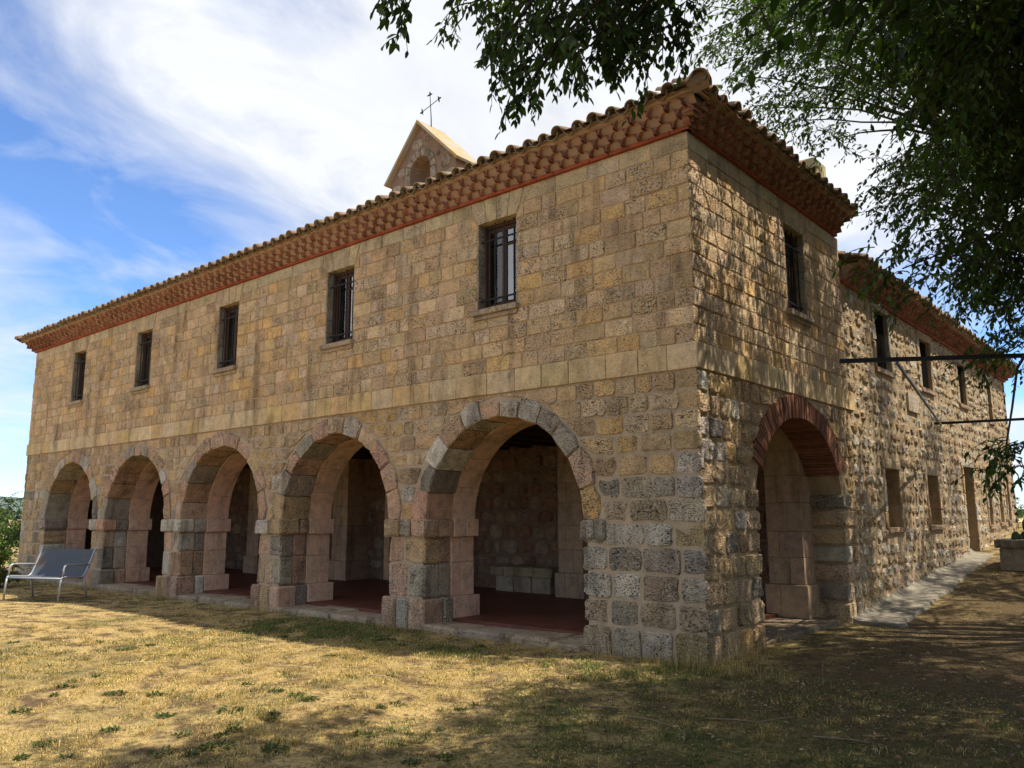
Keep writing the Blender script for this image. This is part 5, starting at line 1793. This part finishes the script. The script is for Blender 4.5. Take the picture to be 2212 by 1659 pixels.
# ------------------------------------------------------------------ grass
rng = np.random.default_rng(7)
def blades(name, X, Y, H, lean, cols, width):
    n = len(X)
    Z = np.array([gz(x, y) for x, y in zip(X, Y)]) - .005
    a = rng.uniform(0, 2 * np.pi, n); sx = np.cos(a); sy = np.sin(a)
    la = rng.uniform(0, 2 * np.pi, n); l = H * lean
    b = np.stack([X, Y, Z], 1)
    s = np.stack([sx, sy, np.zeros(n)], 1) * width[:, None]
    m1 = b + np.stack([np.cos(la) * l * .35, np.sin(la) * l * .35, H * .6], 1)
    t = b + np.stack([np.cos(la) * l, np.sin(la) * l, H * np.maximum(.15, 1 - lean * .35)], 1)
    v = np.stack([b - s, b + s, m1 + s * .7, m1 - s * .7, t], 1)
    me = bpy.data.meshes.new(name)
    me.vertices.add(n * 5); me.vertices.foreach_set('co', v.astype(np.float32).ravel())
    base = np.arange(n)[:, None] * 5
    idx = np.concatenate([base + np.array([0, 1, 2, 3]), base + np.array([3, 2, 4])], 1).ravel()
    me.loops.add(n * 7); me.loops.foreach_set('vertex_index', idx.astype(np.int32))
    ls = (np.arange(n)[:, None] * 7 + np.array([0, 4])).ravel()
    me.polygons.add(n * 2); me.polygons.foreach_set('loop_start', ls.astype(np.int32))
    me.update(calc_edges=True)
    at = me.color_attributes.new('Col', 'FLOAT_COLOR', 'POINT')
    cc = np.repeat(np.concatenate([cols, np.ones((n, 1))], 1)[:, None, :], 5, 1)
    at.data.foreach_set('color', cc.astype(np.float32).ravel())
    me.materials.append(M_GRASS)
    o = bpy.data.objects.new(name, me); COL.objects.link(o)
    return o
def fieldnoise(x, y, s, seed):
    r = np.random.default_rng(seed); out_ = np.zeros_like(x)
    for k in range(7):
        a = r.uniform(0, 2 * np.pi); f = s * r.uniform(.5, 1.8); out_ += np.sin((x * np.cos(a) + y * np.sin(a)) * f + r.uniform(0, 6.28))
    return out_ / 7 ** .5
def scatter(n, x0, x1, y0, y1):
    X = rng.uniform(x0, x1, n); Y = rng.uniform(y0, y1, n)
    d = np.stack([X - CAM.x, Y - CAM.y, np.full(n, -CAM.z)], 1)
    zc = d @ np.array(FW); u = 1106 + FPX * (d @ np.array(RT)) / zc; v_ = 829.5 - FPX * (d @ np.array(UP)) / zc
    ok = (zc > .3) & (u > -250) & (u < 2450) & (v_ < 1850)
    inb = (X > LX - .05) & (X < .03) & (Y > -.02)
    inw = (X < .85) & (X > -7) & (Y > 4.3) & (Y < 13)
    ok &= ~inb & ~inw & ~((X < .1) & (Y > 0) & (X > LX))
    return X[ok], Y[ok]
DRY = np.array([[.53, .395, .165], [.46, .32, .12], [.60, .47, .22], [.38, .255, .10], [.55, .38, .13]])
GRN = np.array([[.10, .13, .035], [.14, .16, .05], [.08, .11, .03], [.17, .18, .06]])
Xa, Ya = scatter(260000, -22, 6, -9, 12)
Xb, Yb = scatter(420000, -7, 5, -7.2, .2)
Xa, Ya = np.concatenate([Xa, Xb]), np.concatenate([Ya, Yb])
dist = np.hypot(Xa - CAM.x, Ya - CAM.y)
nz1 = fieldnoise(Xa, Ya, 1.6, 1); nz2 = fieldnoise(Xa, Ya, 4.5, 2); nz3 = fieldnoise(Xa, Ya, 16, 3)
earth = (Xa > .3 + nz1 * .6) & (Ya > -2.5 + nz2 * .5)
keep = (rng.random(len(Xa)) < np.where(earth, .26, np.clip(.42 + .34 * nz2 + .32 * nz3, .04, 1)))
Xa, Ya, dist, nz1, nz2, nz3, earth = [q[keep] for q in (Xa, Ya, dist, nz1, nz2, nz3, earth)]
n = len(Xa)
nearwall = np.exp(-((Ya + .85) / .62) ** 2) * (Xa < .6) * np.clip(.6 + .6 * nz1, .1, 1.3)
shade_side = np.clip((Xa + 1.5) / 2.5, 0, 1)
pg = np.clip(.08 + .22 * np.clip(nz1 + .2, 0, 2) + .12 * np.clip(nz2, 0, 2) + .85 * nearwall + .55 * shade_side, 0, .9)
isg = rng.random(n) < pg
cols = np.where(isg[:, None], GRN[rng.integers(0, 4, n)], DRY[rng.integers(0, 5, n)]) * rng.uniform(.5, 1.4, (n, 1))
H = rng.uniform(.010, .032, n) * np.where(isg, 1.3, 1) * (1 + .5 * nearwall)
lean = np.where(isg, rng.uniform(.3, 1.2, n), rng.uniform(1.0, 3.2, n))
wid = rng.uniform(.0016, .0034, n) * np.clip(dist / 7, 1, 2.4)
cols *= np.clip(1 + .16 * nz3 + .10 * nz2, .5, 1.5)[:, None]
# tussocks
ct = 1500; cx_ = rng.uniform(-9, 4.5, ct); cy_ = rng.uniform(-7, -.3, ct); cg = rng.random(ct) < np.clip(.25 + .3 * (cx_ > -1), 0, 1); cs_ = rng.uniform(.02, .07, ct)
m_k = rng.integers(15, 60, ct); ii = np.repeat(np.arange(ct), m_k); nk = len(ii)
Xt = cx_[ii] + rng.normal(0, 1, nk) * cs_[ii]; Yt = cy_[ii] + rng.normal(0, 1, nk) * cs_[ii]
Ct = np.where(cg[ii][:, None], GRN[rng.integers(0, 4, nk)], DRY[rng.integers(0, 5, nk)]) * rng.uniform(.45, 1.15, (nk, 1))
Xa, Ya = np.concatenate([Xa, Xt]), np.concatenate([Ya, Yt])
H = np.concatenate([H, rng.uniform(.02, .065, nk)]); lean = np.concatenate([lean, rng.uniform(.2, 1.3, nk)])
cols = np.concatenate([cols, Ct]); wid = np.concatenate([wid, rng.uniform(.0016, .003, nk)])
tag(blades('lawn_grass', Xa, Ya, H, lean, cols, wid), 'short dry lawn grass, straw yellow with green patches', 'grass', kind='stuff')
print('blades', n)
# tall dry stalks at the foot of the walls
Xs, Ys = [], []
rs_ = random.Random(5)
for _ in range(2600):
    t = rs_.random()
    if t < .38: x, y = rs_.gauss(-.1, .55), -.12 - abs(rs_.gauss(0, .14))
    elif t < .52: x, y = .10 + abs(rs_.gauss(0, .14)), rs_.uniform(-.2, 1.5)
    else:
        pc = rs_.choice(PIER_C + [ARCH_C[-1] - AR - .6]); x, y = pc + rs_.gauss(0, .42), -.16 - abs(rs_.gauss(0, .10))
    if x < .06 and y > -.04: continue
    Xs.append(x); Ys.append(y)
Xs, Ys = np.array(Xs), np.array(Ys); n = len(Xs)
tall = rng.random(n) < .22
H = np.where(tall, rng.uniform(.14, .34, n), rng.uniform(.04, .13, n)); cols = np.where((rng.random(n) < .25)[:, None], GRN[rng.integers(0, 4, n)], DRY[rng.integers(0, 5, n)]) * rng.uniform(.6, 1.1, (n, 1))
tag(blades('tall_dry_grass', Xs, Ys, H, rng.uniform(.1, .6, n), cols, rng.uniform(.0012, .0025, n)), 'tall dry grass stalks growing at the foot of the walls', 'grass', kind='stuff')
# straw, leaf litter and twigs
lit = Leaves()
for _ in range(5200):
    x, y = rs_.gauss(1.2, 1.6), rs_.gauss(-1.2, 2.6)
    if (x < .2 and y > -.1) or x > 5 or (y > 4.2 and x < .95): continue
    a = rs_.uniform(0, 6.28)
    c = rs_.choice([(.20, .12, .06), (.28, .19, .10), (.13, .08, .05), (.36, .28, .17), (.10, .07, .04)])
    lit.add((x, y, gz(x, y) + rs_.uniform(.004, .015)), (math.cos(a), math.sin(a), rs_.uniform(-.1, .3)), (rs_.gauss(0, .3), rs_.gauss(0, .3), 1), rs_.uniform(.02, .055), c)
tag(lit.build('leaf_litter', M_GRASS, kind='stuff'), 'brown fallen leaves and bark scattered on the earth', 'litter')
tws = [(1.0, -2.0, .3), (.5, -2.35, -.15), (1.4, -1.9, 1.1), (1.9, -2.1, .1), (.1, -2.3, .2), (-3.4, -3.0, .25), (-2.2, -2.75, -.05), (1.2, -2.7, 2.2), (-4.9, -4.0, .9)]
for x, y, a in tws:
    L_ = rs_.uniform(.25, .55); m_ = MB(); d = Vector((math.cos(a), math.sin(a), 0)); p = Vector((x, y, gz(x, y) + .016))
    m_.tube([p, p + d * L_ * .5 + Vector((.02, .015, .012)), p + d * L_ + Vector((0, .02, 0))], [.007, .006, .003], 5)
    dark = x > -1
    o = m_.build('fallen_twig', plain_mat('twig', (.22, .16, .10) if dark else (.5, .40, .22), .9, .2, 30, .2, .002))
    tag(o, 'thin fallen twig lying on the bare earth' if dark else 'pale dry stalk lying on the sunlit lawn', 'twig', 'twigs on the earth' if dark else 'dry stalks on the lawn')
# green weeds on the lawn
def pixg(px_, py_):
    d = FW + RT * ((px_ - 1106) / FPX) - UP * ((py_ - 829.5) / FPX)
    return CAM + d * (-CAM.z / d.z)
weeds = [(500, 1531, .17), (470, 1611, .16), (350, 1620, .13), (590, 1618, .12), (250, 1500, .14), (45, 1535, .11), (335, 1500, .10), (400, 1580, .10), (585, 1555, .08), (710, 1420, .12), (355, 1540, .10), (270, 1395, .14), (640, 1505, .09), (160, 1470, .10), (835, 1380, .17), (240, 1570, .09)]
rw = random.Random(77)
weeds += [(rw.uniform(20, 1050), 1340 + 300 * rw.random() ** .8, rw.uniform(.04, .10)) for _ in range(34)]
for i, (px_, py_, s) in enumerate(weeds):
    p = pixg(px_, py_); p.z = gz(p.x, p.y); r = random.Random(100 + i); lv = Leaves()
    for k in range(int(80 * s / .12 * r.uniform(.6, 1.2))):
        a = r.uniform(0, 6.28); rr = s * math.sqrt(r.random()) * .8
        b = p + Vector((math.cos(a) * rr * .8, math.sin(a) * rr * .8, r.uniform(0, .012)))
        lv.add(b, (math.cos(a) + r.gauss(0, .8), math.sin(a) + r.gauss(0, .8), r.uniform(.1, .8)), (r.gauss(0, .4), r.gauss(0, .4), 1), r.uniform(.018, .045), leafcol(r, (.06, .085, .025)))
    o = lv.build('weed', M_GRASS); tag(o, 'small green broad-leaved weed growing in the dry lawn', 'weed', 'green weeds in the dry lawn')
